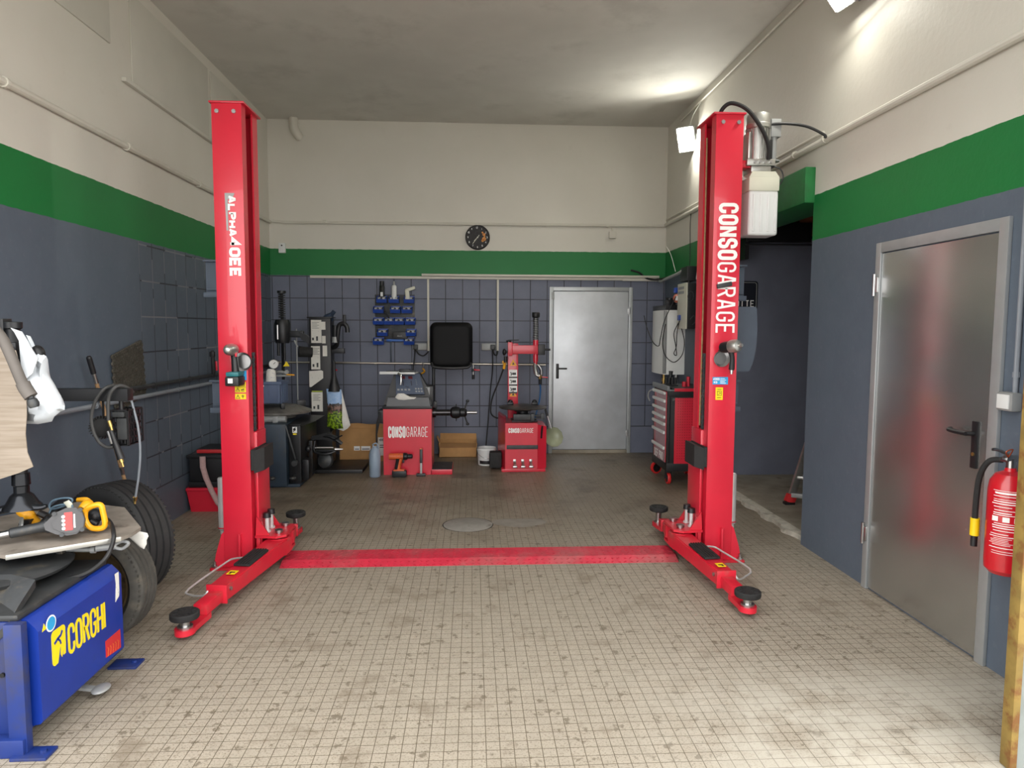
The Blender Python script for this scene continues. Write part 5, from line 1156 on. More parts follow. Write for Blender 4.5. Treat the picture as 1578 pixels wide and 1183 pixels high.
    # hood on its arm
    h = new_part('wheel_hood', lambda b: (pillow(b, rrect(-.475, .008, 1.135, 1.66, 7.93, .07), .05, 10, .03, 12)), mat('black_hood_plastic', (12, 12, 14), .55, spec=.15), t, 60)
    new_part('hood_lip', lambda b: b.tube([(-.455, 7.86, 1.2), (-.44, 7.84, 1.165), (-.38, 7.83, 1.15), (-.23, 7.81, 1.145), (-.08, 7.83, 1.15), (-.03, 7.84, 1.165), (-.01, 7.86, 1.2)], .016, 10, 5), BLACK, h)
    new_part('hood_arm', lambda b: (b.tube([(-.44, 7.93, .655), (-.437, 7.93, .9), (-.437, 7.93, 1.2)], .018, 10, 1), b.box(-.47, -.40, 7.9, 7.96, .62, .76, .006)), BLACKM, t)
balancer()
t = thing('tool_tray', 'white tray of tools lying on top of the balancer console', 'tray', (-.8, 7.72, 1.092))
new_part('tray', lambda b: (b.prism([(-.99, 7.58, 1.092), (-.63, 7.58, 1.092), (-.60, 7.82, 1.092), (-.97, 7.82, 1.092)], (0, 0, .012)), b.box(-1.0, -.80, 7.57, 7.60, 1.092, 1.12, .003), b.box(-.80, -.62, 7.575, 7.59, 1.092, 1.114, .003)), WPL, t)
new_part('handle', lambda b: b.tube([(-.80, 7.57, 1.1), (-.77, 7.55, 1.08), (-.765, 7.54, 1.02), (-.77, 7.54, .98)], .012, 8, 4), STEEL, t)
one('weight_pliers', lambda b: (b.beam((-.94, 7.66, 1.115), (-.62, 7.70, 1.118), .03, .02, .004), b.box(-.80, -.68, 7.66, 7.74, 1.1, 1.14, .006)), BLACKM, 'black weight pliers lying on the white tool tray', 'pliers')
one('plastic_wrapper', lambda b: pillow(b, [at(u, v, 7.55) for u, v in ((609, 612), (613, 606), (622, 606), (632, 611), (641, 612), (640, 615), (622, 617), (612, 616))], .02), PAPER, 'crumpled silvery wrapper on the balancer weight tray', 'wrapper')
t = thing('key_ring', 'yellow and silver cable tie ring hung on the air pipe above the balancer', 'ring', (-.635, D-.06, 1.06))
new_part('wire', lambda b: b.tube([(-.63, D-.052, 1.17), (-.60, D-.06, 1.13), (-.615, D-.06, 1.09)], .006, 8, 4), STEEL, t)
new_part('hook', lambda b: b.tube([(-.615, D-.06, 1.09), (-.59, D-.06, 1.06), (-.62, D-.06, 1.03), (-.67, D-.06, 1.02)], .011, 8, 5), YELT, t)
t = thing('jerry_can', 'grey blue plastic canister on the floor at the left of the red balancer', 'canister', (-1.03, 7.45, 0))
new_part('can_body', lambda b: (b.lathe([(0, 0), (.052, 0), (.06, .012), (.062, .24), (.05, .29), (.028, .315), (.026, .33), (0, .33)], (-1.04, 7.42, 0), n=24)), JUG, t)
new_part('handle', lambda b: b.tube([(-1.04, 7.42, .32), (-1.06, 7.42, .345), (-1.02, 7.42, .36), (-1.0, 7.42, .30)], .008, 8, 5), JUG, t)
one('spray_lance', lambda b: (b.tube([(-1.03, 7.5, .34), (-1.025, 7.5, .55), (-.99, 7.53, .68)], .009, 8, 4)), BLACK, 'thin black tube rising from the canister beside the balancer', 'tube')
t = thing('cordless_drill', 'orange and black cordless drill standing on the floor before the balancer', 'drill', (-.79, 7.4, 0))
new_part('battery', lambda b: b.box(-.855, -.70, 7.36, 7.44, 0, .072, .014), BLACKM, t)
new_part('handle', lambda b: (b.tube([(-.79, 7.4, .06), (-.785, 7.4, .12), (-.765, 7.4, .2)], [.03, .024, .026], 12, 4), b.box(-.84, -.72, 7.365, 7.435, .065, .085, .008)), ORG, t)
new_part('motor_body', lambda b: b.cyl((-.885, 7.4, .222), (-.735, 7.4, .222), .034, .034, 20), ORG, t)
new_part('gear_collar', lambda b: b.lathe([(.036, 0), (.04, .01), (.036, .04), (.026, .05), (.026, .09), (.018, .1), (0, .1)], (-.735, 7.4, .222), (1, 0, 0), 20), BLACKM, t)
new_part('trigger', lambda b: b.box(-.745, -.725, 7.39, 7.41, .15, .185, .004), BLACK, t)
new_part('grip_pad', lambda b: b.tube([(-.81, 7.385, .09), (-.80, 7.38, .15), (-.79, 7.375, .2)], .018, 8, 3), BLACK, t)
t = thing('hammer', 'hammer with an orange tipped black handle standing against the balancer', 'hammer', (-.545, 7.43, 0))
new_part('hammer_head', lambda b: (b.box(-.60, -.50, 7.41, 7.445, 0, .03, .008)), DKGREY, t)
new_part('neck', lambda b: b.beam((-.548, 7.43, .02), (-.548, 7.445, .14), .022, .016, .003), GREYM, t)
new_part('grip', lambda b: b.beam((-.548, 7.445, .14), (-.548, 7.462, .285), .03, .024, .006), BLACK, t)
new_part('butt_cap', lambda b: b.beam((-.548, 7.462, .285), (-.548, 7.464, .30), .034, .026, .004), ORG, t)
t = thing('bucket', 'small white paint bucket on the floor between the balancer and the red changer', 'bucket', (.172, 8.05, 0))
new_part('bucket_body', lambda b: b.lathe([(0, 0), (.095, 0), (.1, .01), (.108, .17), (.115, .172), (.115, .185), (.108, .187), (.108, .2), (.112, .202), (.106, .2), (.098, .02), (0, .02)], (.172, 8.05, 0), n=32), WPL, t)
def dribble(b):
    for (a0, a1, z0, z1) in ((-140, -60, .02, .06), (-75, -50, .05, .15)):
        b.grid(lambda u, v: (.172+(.1005+.008*(z0+(z1-z0)*v)/.17+.002)*math.cos(math.radians(a0+(a1-a0)*u)), 8.05+(.1005+.008*(z0+(z1-z0)*v)/.17+.002)*math.sin(math.radians(a0+(a1-a0)*u)), z0+(z1-z0)*v), 10, 2)
new_part('paint_stain', dribble, BLACK, t)
new_part('wire_handle', lambda b: b.tube([(.062, 8.05, .17), (.08, 7.97, .13), (.172, 7.925, .09), (.27, 7.97, .12), (.284, 8.05, .17)], .003, 6, 6), STEEL, t)
new_part('contents', lambda b: b.lathe([(.1, .165), (.0, .165)], (.172, 8.05, 0), n=24, cap=False), DKGREY, t)
# ------------------------------------------------------------------ red tyre changer
def red_changer():
    t = thing('tyre_changer', 'small red tyre changer with white lettering between the bucket and the steel door', 'tyre changer', (.6, 7.95, 0))
    yf_ = 7.62
    c = new_part('cabinet', lambda b: (b.prism([(.37, yf_, .03), (.73, yf_, .03), (.73, yf_, .545), (.37, yf_, .545)], (0, .5, 0)), b.prism([(.73, yf_+.01, .03), (.835, yf_+.06, .03), (.835, yf_+.06, .50), (.73, yf_+.01, .53)], (0, .42, 0)), b.prism([(.37, yf_+.02, .03), (.30, yf_+.3, .03), (.30, yf_+.3, .62), (.37, yf_+.02, .60)], (.02, .2, 0)), b.box(.33, .82, yf_-.01, yf_+.5, 0, .03, .003)), RED, t)
    b = MB(); w_ = b.text('CONSO', (.405, yf_-.001, .435), FX, FZ, .056, .0215, .0093, .003); b.text('GARAGE', (.405+w_+.005, yf_-.001, .437), FX, FZ, .052, .021, .0047, .0058); ob('lettering', b, WHITE, c)
    new_part('rubber_buffer', lambda b: b.box(.385, .735, yf_-.016, yf_, .255, .30, .006), DKGREY, c)
    new_part('slot_cover', lambda b: b.prism([(.765, yf_+.02, .37), (.785, yf_+.03, .37), (.795, yf_+.034, .51), (.775, yf_+.024, .51)], (0, -.004, 0)), BLACK, c)
    for x in (.475, .565, .655): new_part('pedal', lambda b: (b.beam((x, yf_+.0, .115), (x, yf_-.07, .075), .03, .012, .003), b.box(x-.024, x+.024, yf_-.1, yf_-.05, .06, .082, .006), b.box(x-.016, x+.016, yf_-.012, yf_, .1, .14, .003)), STEEL, t)
    new_part('bead_buffer', lambda b: b.box(.20, .335, yf_+.1, yf_+.24, .02, .20, .015), RUB, t)
    new_part('turntable', lambda b: b.lathe([(.04, .655), (.1, .66), (.12, .675), (.27, .69), (.275, .70), (.265, .705), (.17, .72), (.06, .725), (0, .725)], (.58, 7.86, 0), n=40), mat('turntable_steel', (84, 80, 76), .38, .7, var=.2, vs=12), t)
    new_part('hub', lambda b: (b.cyl((.58, 7.86, .53), (.58, 7.86, .66), .07), b.box(.45, .74, 7.72, 7.98, .545, .56, .004)), BLACKM, t)
    new_part('clamp_cylinder', lambda b: (b.box(.46, .66, 7.66, 7.72, .57, .64, .012), b.box(.66, .70, 7.655, 7.725, .565, .645, .004), b.cyl((.70, 7.69, .62), (.80, 7.69, .62), .011), b.cyl((.70, 7.69, .59), (.8, 7.69, .59), .008), b.box(.77, .81, 7.66, 7.72, .58, .645, .004)), DKGREY, t)
    for x, y in ((.44, 7.9), (.72, 7.9)): new_part('jaw', lambda b: (b.box(x-.035, x+.035, y-.03, y+.03, .72, .75, .008), b.sphere((x, y, .755), (.03, .025, .025))), BLACKM, t)
    col = new_part('column', lambda b: b.box(.42, .54, 8.06, 8.2, .52, 1.42, .008), RED, t)
    y = 8.0585
    for z in (1.16, .80):
        k = new_part('warning_triangle', lambda b: b.prism([(.437, y, z), (.525, y, z), (.481, y, z+.075)], (0, .0015, 0)), mat('orange_yellow_print', (226, 158, 40), .5), col)
        new_part('triangle_symbol', lambda b: b.prism([(.468, y-.001, z+.012), (.496, y-.001, z+.012), (.482, y-.001, z+.045)], (0, .001, 0)), BLACK, k)
    for z in (1.045, .955, .865):
        k = new_part('safety_sticker', lambda b: b.box(.433, .529, y, y+.0015, z-.03, z+.068), WHITE, col)
        new_part('sticker_print', lambda b: (b.box(.433, .529, y-.001, y, z-.03, z-.012), b.box(.47, .515, y-.001, y, z+.008, z+.035), b.tube([(.45, y, z+.04), (.462, y, z+.02), (.455, y, z)], .006, 6, 2)), DKGREY, k)
    a = new_part('swing_arm', lambda b: (b.box(.46, .80, 8.0, 8.06, 1.30, 1.40, .006), b.box(.415, .47, 7.99, 8.1, 1.28, 1.435, .006)), RED, t)
    new_part('pivot_bolt', lambda b: (b.cyl((.43, 8.1, 1.43), (.43, 8.1, 1.455), .03), b.beam((.42, 8.05, 1.455), (.545, 8.03, 1.46), .018, .012, .003)), BLACKM, a)
    new_part('lock_knob', lambda b: (b.sphere((.375, 8.03, 1.32), (.022, .03, .04)), b.cyl((.38, 8.03, 1.32), (.42, 8.03, 1.32), .014), b.cyl((.39, 8.03, 1.27), (.39, 8.03, 1.2), .02)), BLACK, a)
    new_part('lock_block', lambda b: (b.box(.765, .845, 7.97, 8.08, 1.29, 1.41, .006), b.cyl((.845, 8.02, 1.35), (.91, 8.02, 1.35), .012)), BLACK, a)
    v = new_part('mount_shaft', lambda b: (b.cyl((.74, 8.03, 1.18), (.74, 8.03, 1.74), .022), b.cyl((.74, 8.03, 1.40), (.74, 8.03, 1.46), .032), b.cyl((.74, 8.03, 1.21), (.74, 8.03, 1.29), .03)), RED, t)
    sp = [(.74+.032*math.cos(k*PI/5), 8.03+.032*math.sin(k*PI/5), 1.46+.26*k/130) for k in range(131)]
    new_part('return_spring', lambda b: b.tube(sp, .0045, 6, 1), BLACKM, v)
    new_part('shaft_sleeve', lambda b: b.cyl((.74, 8.03, 1.46), (.74, 8.03, 1.73), .024), GREYM, v)
    new_part('shaft_cap', lambda b: b.lathe([(.04, 0), (.046, .01), (.046, .05), (.04, .06), (0, .06)], (.74, 8.03, 1.72), n=20), BLACK, v)
    new_part('mount_head', lambda b: b.tube([(.735, 8.03, 1.19), (.735, 8.02, 1.12), (.75, 8.0, 1.06), (.785, 7.99, 1.04)], [.022, .024, .02, .012], 10, 4), STEEL, t)
    new_part('side_hose', lambda b: b.tube([(.36, 7.95, .57), (.28, 7.98, .56), (.22, 8.03, .62), (.24, 8.1, .78), (.32, 8.13, .98), (.375, 8.12, 1.13)], .009, 8, 8), CABB, t)
    new_part('air_coupling', lambda b: (b.cyl((.375, 8.12, 1.12), (.385, 8.11, 1.19), .017), b.box(.355, .40, 8.09, 8.13, 1.185, 1.215, .005)), YELT, t)
red_changer()
t = thing('air_regulator', 'steel pipe fittings with red lever at the door end of the air pipe', 'valve', (.83, D-.05, 1.0))
new_part('elbow', lambda b: b.tube([(.79, D-.05, 1.13), (.80, D-.06, 1.06), (.83, D-.06, 1.02), (.87, D-.06, 1.0), (.87, D-.06, 1.08), (.83, D-.06, 1.14)], .017, 10, 5), STEEL, t)
new_part('union', lambda b: b.cyl((.86, D-.06, 1.01), (.86, D-.06, .96), .024, n=8), BRASS, t)
new_part('valve_handle', lambda b: b.beam((.88, D-.085, .985), (.955, D-.09, .98), .01, .016, .003), RED, t)
new_part('hose_tail', lambda b: b.cyl((.86, D-.06, .96), (.86, D-.06, .89), .018), BLACKM, t)
cab('air_hose', [(.86, D-.06, .90), (.865, D-.07, .82), (.84, 8.55, .70), (.80, 8.42, .60), (.76, 8.3, .50)], .009, mat('blue_air_hose', (26, 92, 150), .4), 'blue air hose dropping behind the red tyre changer', 'hose')
t = thing('oil_funnel', 'cloudy plastic scoop with black handle leaning between the red changer and the steel door', 'scoop', (.94, 7.9, .24))
fc, fa = Vector((.935, 7.88, .345)), Vector((.25, -.92, .3)).normalized()
new_part('bowl', lambda b: b.lathe([(0, -.03), (.05, -.028), (.09, -.01), (.115, .02), (.118, .02), (.094, -.014), (.05, -.034), (0, -.036)], fc, fa, 11, False), mat('cloudy_plastic', (150, 156, 130), .35, var=.1, alpha=.9), t)
new_part('stem', lambda b: b.cyl(fc+Vector((-.02, 0, .1)), (.868, 7.90, .60), .007), STEEL, t)
new_part('grip', lambda b: b.cyl((.868, 7.90, .59), (.845, 7.91, .67), .013), BLACK, t)
new_part('hook', lambda b: b.tube([(.845, 7.91, .66), (.80, 7.93, .69), (.80, 8.0, .69)], .005, 6, 3), STEEL, t)
# ------------------------------------------------------------------ wall rack with bins
t = thing('bin_rack', 'grey louvred wall panel carrying the blue small parts bins', 'wall panel', (-.955, D, 1.42))
def rack(b):
    x0, x1_, z0, z1 = -1.2, -.71, 1.45, 2.005
    b.box(x0, x1_, D-.012, D, z0, z1, .002)
    for k in range(24): b.box(x0+.01, x1_-.01, D-.02, D-.011, z0+.012+k*.0228, z0+.02+k*.0228, .002)
new_part('louvre_panel', rack, DKGREY, t)
new_part('tool_rail', lambda b: b.box(-1.06, -.79, D-.05, D-.012, 1.425, 1.455, .004), mat('light_blue_rail', (28, 96, 180), .4), t)
def bin_(b, x, z):
    w_ = .062; yb_ = D-.022; f = .1
    b.prism([(x-w_, yb_, z-.045), (x-w_, yb_-f, z-.045), (x-w_, yb_-f-.012, z-.005), (x-w_, yb_-f+.03, z+.035), (x-w_, yb_, z+.04)], (.004, 0, 0)); b.prism([(x+w_-.004, yb_, z-.045), (x+w_-.004, yb_-f, z-.045), (x+w_-.004, yb_-f-.012, z-.005), (x+w_-.004, yb_-f+.03, z+.035), (x+w_-.004, yb_, z+.04)], (.004, 0, 0))
    b.box(x-w_, x+w_, yb_-f, yb_, z-.045, z-.041); b.box(x-w_, x+w_, yb_-.004, yb_, z-.045, z+.045); b.prism([(x-w_, yb_-f, z-.045), (x+w_, yb_-f, z-.045), (x+w_, yb_-f-.014, z-.003), (x-w_, yb_-f-.014, z-.003)], (0, .005, 0)); b.box(x-w_-.004, x+w_+.004, yb_-f-.02, yb_-f-.008, z-.008, z+.0, .002)
bins = [(-1.105, 1.945, 'left bin of the top row, holding the black spray can'), (-.957, 1.945, 'middle bin of the top row, holding the white spray can'), (-.772, 1.945, 'right bin of the top row, holding the beige tube'),
 (-1.148, 1.82, 'left bin of the second row'), (-.94, 1.82, 'middle bin of the second row with black parts'), (-.80, 1.82, 'right bin of the second row with a white label'),
 (-1.15, 1.678, 'leftmost bin of the four in the third row'), (-1.022, 1.678, 'second bin in the third row with a brush in it'), (-.896, 1.678, 'third bin in the third row, right of the brush'), (-.76, 1.678, 'rightmost bin of the four in the third row'),
 (-1.10, 1.538, 'left bin of the fourth row, beside the black box'), (-.75, 1.538, 'right bin of the fourth row, beside the black box'), (-1.152, 1.432, 'lowest bin at the left end of the blue rail'), (-.776, 1.432, 'lowest bin at the right end of the blue rail')]
proto = None
for i, (x, z, s) in enumerate(bins):
    if proto is None:
        b = MB(); bin_(b, 0, 0); o = ob('parts_bin', b, BIN, None, origin=(0, 0, 0)); proto = o; o.location = (x, 0, z)
        b = MB(); b.box(-.05, .05, D-.105, D-.03, -.04, .03, .012); k = ob('bin_contents', b, mat('mixed_small_parts', (170, 172, 176), .6, var=.4, vs=60, dirt=(30, 30, 34), ds=30, da=(.5, .56)), None, origin=(0, 0, 0)); k.parent = o
    else:
        o = proto.copy(); COL.objects.link(o); o.location = (x, 0, z); k2 = k.copy(); COL.objects.link(k2); k2.parent = o
    tag(o, 'blue plastic '+s, 'storage bin', 'blue bins on the wall panel')
def can(x, m1, m2, label, h=.2, r=.032):
    t = thing('spray_can', label, 'spray can', (x, D-.075, 1.91))
    y, z = D-.075, 1.918
    new_part('can', lambda b: b.lathe([(0, z), (r, z), (r, z+h*.78), (r*.7, z+h*.84), (r*.5, z+h*.85)], (x, y, 0), n=20), m1, t)
    new_part('cap', lambda b: b.lathe([(r*.8 if m2 is BLACK else r*.4, z+h*.82), (r*.8 if m2 is BLACK else r*.4, z+h*1.05), (0, z+h*1.06)], (x, y, 0), n=16), m2, t)
    return t
c1 = can(-1.105, BLACK, BLACK, 'black spray can standing in the top left blue bin', .235)
new_part('can_label', lambda b: b.box(-1.12, -1.09, D-.1085, D-.107, 1.98, 2.03), WPL, c1)
can(-.957, WPL, GREYM, 'white spray can standing in the top middle blue bin', .235)
one('sealant_tube', lambda b: (b.beam((-.785, D-.075, 1.93), (-.80, D-.075, 2.06), .07, .05, .01), b.beam((-.815, D-.075, 2.05), (-.70, D-.075, 2.09), .035, .04, .008)), CREAM, 'beige tube standing in the top right blue bin', 'tube')
one('brush', lambda b: (b.cyl((-1.0, D-.06, 1.67), (-1.08, D-.06, 1.80), .009), b.beam((-1.03, D-.08, 1.69), (-1.09, D-.08, 1.74), .02, .012, .003)), BLACKM, 'black brush sticking out of the second bin in the third row', 'brush')
bb_ = thing('black_box', 'small black box with faint lettering sitting on the blue rail', 'box', (-.89, D-.06, 1.46))
new_part('box_body', lambda b: b.box(-.978, -.80, D-.1, D-.022, 1.457, 1.545, .006), BLACK, bb_)
b = MB(); b.stroke([(0, 0), (.01, .016), (.02, 0), (.03, .012), (.04, .002), (.05, .012), (.06, 0)], .004, Vector((-.92, D-.101, 1.485)), FX, FZ, .001); ob('box_print', b, GREYM, bb_)
one('rail_post', lambda b: b.box(-1.018, -.998, D-.022, D, 1.16, 1.44, .003), NAVY, 'dark vertical strip on the wall under the blue bins', 'strip')
# ------------------------------------------------------------------ tool cart
def cart():
    t = thing('tool_cart', 'red and black tool cart with white drawer handles under the boiler', 'tool cart', (2.2, 7.22, 0))
    x0, x1_, y0, y1, z0, z1 = 2.0, 2.42, 6.93, 7.5, .135, .965
    new_part('frame', lambda b: (b.box(x0+.012, x1_, y0+.004, y1, z0, z1, .006), b.box(x0, x0+.03, y0, y0+.055, z0, z1, .004), b.box(x0, x0+.03, y1-.05, y1, z0, z1, .004), b.box(x0-.005, x1_, y0-.004, y1+.004, z0, z0+.085, .004), b.box(x0, x1_, y0-.002, y0+.02, z1-.06, z1, .003)), BLACK, t)
    new_part('side_panel', lambda b: b.box(x0+.07, x1_-.03, y0-.006, y0+.004, z0+.08, z1-.07, .003), RED, t)
    def holes(b):
        for i in range(12):
            for j in range(24): b.box(x0+.10+i*.024, x0+.107+i*.024, y0-.0075, y0-.006, z0+.13+j*.027, z0+.137+j*.027)
    new_part('perforation', holes, mat('dark_red_hole', (120, 12, 22), .6), [o for o in kids(t) if o.name.startswith('side_panel')][0])
    zs = [.933, .853, .766, .685, .612, .525, .364]; hs = [.07, .07, .07, .066, .07, .14, .135]
    for i, z in enumerate(zs):
        d = new_part('drawer', lambda b: b.box(x0-.004, x0+.012, y0+.06, y1-.055, (zs[i+1]+.012 if i < 6 else .215), z+.018, .003), RED, t)
        new_part('drawer_front', lambda b: b.box(x0-.006, x0-.004, y0+.062, y1-.14, (zs[i+1]+.014 if i < 6 else .217), z-.012, .0), mat('silver_pink_drawer', (176, 140, 148), .4, .2) if i == 0 else bpy.data.materials['silver_pink_drawer'], d)
        new_part('handle', lambda b: b.box(x0-.03, x0-.004, y0+.058, y1-.045, z-.016, z+.018, .012, 3), WPL, d)
        if i == 6:
            b = MB(); b.text('DEF PRO', (x0-.0065, y1-.10, .225), (0, -1, 0), FZ, .085, .045, .012, .008); ob('lettering', b, WHITE, d)
    tp = new_part('top_tray', lambda b: (b.box(x0-.012, x1_+.01, y0-.01, y1+.01, z1, z1+.012, .003), b.box(x0-.015, x0+.012, y0-.01, y1+.01, z1, z1+.05, .006)), mat('grey_cart_top', (126, 130, 134), .5), t)
    new_part('top_mat', lambda b: (b.box(x0+.04, x1_, y0-.004, y1, z1+.012, z1+.03, .003)), BLACK, tp)
    new_part('top_red_rail', lambda b: b.box(x0+.06, x1_, y0-.012, y0+.0, z1-.005, z1+.028, .003), RED, tp)
    new_part('lock', lambda b: b.cyl((x0+.05, y0-.004, z1-.085), (x0+.05, y0-.012, z1-.085), .014), STEEL, t)
    new_part('bottle_holder', lambda b: (b.box(x1_-.12, x1_-.07, y0-.02, y0-.005, .66, .86, .004)), BLACK, t)
    new_part('push_handle', lambda b: b.tube([(x0+.1, y1, .93), (x0-.02, y1+.04, .92), (x0-.05, y1+.05, .86), (x0-.03, y1+.04, .8)], .008, 8, 5), GREYM, t)
    for x, y, r, an in ((x0+.02, y0+.03, .058, 0), (x0+.03, y1-.03, .068, 1.2), (x1_-.06, y0+.05, .058, 0), (x1_-.06, y1-.05, .058, 0)):
        fk = new_part('caster', lambda b: (b.box(x-.02, x+.028, y-.04, y+.03, z0-.012, z0, .003), b.beam((x-.016, y, z0), (x-.016, y, r), .006, .03, upv=(1, 0, 0)), b.beam((x+.026, y, z0), (x+.026, y, r), .006, .03, upv=(1, 0, 0))), BLACKM, t)
        dx = Vector((math.cos(an), -math.sin(an), 0))
        new_part('wheel', lambda b: b.lathe([(r*.7, -.015), (r*.95, -.016), (r, -.01), (r, .01), (r*.95, .016), (r*.7, .015)], Vector((x+.005, y, r)), dx, 24), mat('red_caster_tyre', (206, 40, 40), .45) if 'red_caster_tyre' not in bpy.data.materials else bpy.data.materials['red_caster_tyre'], fk)
        new_part('wheel_hub', lambda b: (b.lathe([(r*.7, -.017), (r*.7, .017)], Vector((x+.005, y, r)), dx, 20), b.lathe([(.01, -.022), (.01, .022)], Vector((x+.005, y, r)), dx, 10)), BLACKM, fk)
cart()
zt = .995
def cup(x, y, r, h, m, label): return one('socket_cup', lambda b: b.lathe([(0, zt), (r, zt), (r*1.1, zt+h), (r*.9, zt+h), (r*.85, zt+.01), (0, zt+.01)], (x, y, 0), n=16), m, label, 'cup')
one('socket_rack', lambda b: (b.box(2.05, 2.18, 7.2, 7.3, zt, zt+.012, .003), [b.cyl((2.065+.033*k, 7.25, zt+.01), (2.065+.033*k, 7.25, zt+.085), .012) for k in range(4)]), BLACK, 'row of black sockets on the cart top under the white boiler', 'socket set')
cup(2.22, 7.12, .022, .05, RED, 'short red cup on the tool cart top'); cup(2.275, 7.16, .018, .1, RED, 'taller red bottle on the tool cart top')
one('cordless_tool', lambda b: (b.tube([(2.13, 7.32, zt+.005), (2.132, 7.32, zt+.08), (2.135, 7.32, zt+.15)], [.022, .018, .024], 10, 3)), DKGREY, 'grey tool standing on the cart top beside the red cups', 'tool')
one('steel_bit', lambda b: (b.cyl((2.36, 7.15, zt), (2.36, 7.15, zt+.09), .013), b.cyl((2.36, 7.15, zt+.09), (2.36, 7.15, zt+.12), .022)), STEEL, 'steel tool standing at the right of the red cups on the cart', 'tool')
# ------------------------------------------------------------------ boiler and electrics on the right wall
t = thing('boiler', 'white wall boiler with a grey stripe above the tool cart', 'boiler', (2.33, 8.15, 1.06))
zb0, zb1 = 1.07, 1.81
def boil(b):
    o = [(XR-.002, 7.86)]+[(2.25, 7.86), (2.215, 7.875)]+[(2.21-.02*math.sin(PI*k/8), 7.885+.55*k/8) for k in range(1, 8)]+[(2.225, 8.46), (2.26, 8.48), (XR-.002, 8.48)]
    b.prism([(x, y, zb0+.0) for x, y in o], (0, 0, zb1-zb0))
new_part('casing', boil, mat('white_boiler_enamel', (222, 224, 222), .35, var=.02), t)
new_part('stripe', lambda b: b.box(2.203, 2.235, 7.855, 7.9, zb0+.01, zb1-.005, .006), GREYM, t)
new_part('top_flue', lambda b: (b.box(2.22, XR-.005, 7.9, 8.45, zb1, zb1+.06, .006), b.cyl((2.33, 8.1, zb1+.06), (2.33, 8.1, zb1+.15), .05), b.box(2.26, 2.36, 7.95, 8.1, zb1+.05, zb1+.12, .01)), BLACKM, t)
new_part('pipe_stub', lambda b: (b.cyl((2.25, 8.0, zb0), (2.25, 8.0, zb0-.12), .016), b.cyl((2.25, 8.0, zb0-.05), (2.25, 8.0, zb0-.09), .024)), BRASS, t)
new_part('pipe_stub', lambda b: (b.cyl((2.39, 7.98, zb0), (2.39, 7.98, zb0-.2), .014), b.cyl((2.39, 7.98, zb0-.02), (2.39, 7.98, zb0-.08), .022)), STEEL, t)
t = thing('flue_valve', 'orange and blue valve on top of the white boiler', 'valve', (2.3, 7.9, 1.88))
new_part('valve_body', lambda b: (b.cyl((2.30, 7.78, 1.94), (2.38, 7.78, 1.94), .045), b.sphere((2.31, 7.77, 1.94), (.04, .04, .05))), mat('orange_brown_valve', (190, 110, 90), .5), t)
new_part('blue_cap', lambda b: b.box(2.28, 2.33, 7.76, 7.81, 2.0, 2.06, .01), BIN, t)
new_part('white_band', lambda b: b.box(2.285, 2.33, 7.724, 7.732, 1.915, 1.965, .004), WPL, t)
t = thing('fuse_box', 'beige distribution board with dark side on the right wall beside the boiler', 'fuse box', (2.39, 7.6, 1.6))
new_part('enclosure', lambda b: b.box(2.33, XR, 7.42, 7.74, 1.60, 2.09, .008), BLACKM, t)
k = new_part('front_cover', lambda b: b.box(2.312, 2.33, 7.42, 7.74, 1.595, 2.095, .006), CREAM, t)
new_part('breaker_row', lambda b: [b.box(2.308, 2.313, 7.5, 7.7, z, z+.03, .002) for z in (1.98, 2.03)] and None, GREYM, k)
new_part('socket_outlet', lambda b: b.box(2.295, 2.313, 7.6, 7.68, 1.69, 1.75, .006), BIN, k)
new_part('side_cable', lambda b: (b.tube([(2.36+.02*math.cos(a)*1.6, 7.415, 1.95+.05*math.sin(a)) for a in [2*PI*j/12 for j in range(12)]], .004, 6, 2, True), b.tube([(2.36, 7.415, 1.7), (2.4, 7.41, 1.74), (2.42, 7.415, 1.68), (2.38, 7.415, 1.64)], .004, 6, 5)), DKGREY, t)
one('cable_box', lambda b: (b.box(2.34, XR, 7.5, 7.75, 2.12, 2.28, .01), b.cyl((2.38, 7.55, 2.1), (2.38, 7.55, 2.16), .012)), BLACK, 'black box of cables above the beige distribution board', 'cable box')
one('mounting_card', lambda b: b.prism([(2.43, 7.42, 2.13), (2.445, 7.42, 2.17), (2.425, 7.42, 2.24), (2.415, 7.42, 2.13)], (0, .004, 0)), WPL, 'white card corner beside the black cable box', 'card')
cab('cable', [(2.34, D-.05, 2.22), (2.3, 8.4, 2.17), (2.28, 8.1, 2.18), (2.33, 7.8, 2.22), (2.36, 7.7, 2.25)], .018, GREYM, 'grey cable bundle from the back trunking to the black cable box')
cab('cable', [(2.0, D-.03, 2.33), (2.1, D-.04, 2.3), (2.2, D-.05, 2.23), (2.3, 8.5, 2.2), (2.35, 8.0, 2.22)], .012, CABB, 'black cable sagging over the white trunking in the back right corner')
for pts, s in (([(2.29, 7.72, 1.96), (2.19, 7.8, 1.7), (2.16, 7.85, 1.5), (2.13, 7.82, 1.4), (2.06, 7.82, 1.45), (2.04, 8.0, 1.6), (2.05, 8.2, 1.75)], 'thin black cable looping across the left half of the boiler'), ([(2.30, 7.6, 1.7), (2.29, 7.65, 1.55), (2.30, 7.7, 1.4), (2.28, 7.72, 1.32), (2.31, 7.72, 1.3), (2.30, 7.72, 1.4), (2.27, 7.7, 1.55), (2.30, 7.6, 1.68)], 'tangled black cable hanging below the beige board'), ([(2.31, 7.55, 1.6), (2.36, 7.6, 1.45), (2.36, 7.68, 1.3), (2.28, 7.72, 1.22), (2.19, 7.76, 1.3), (2.17, 7.8, 1.45), (2.2, 7.8, 1.65)], 'wide black cable loop across the right half of the boiler')):
    cab('cable', pts, .005, CABB, s)
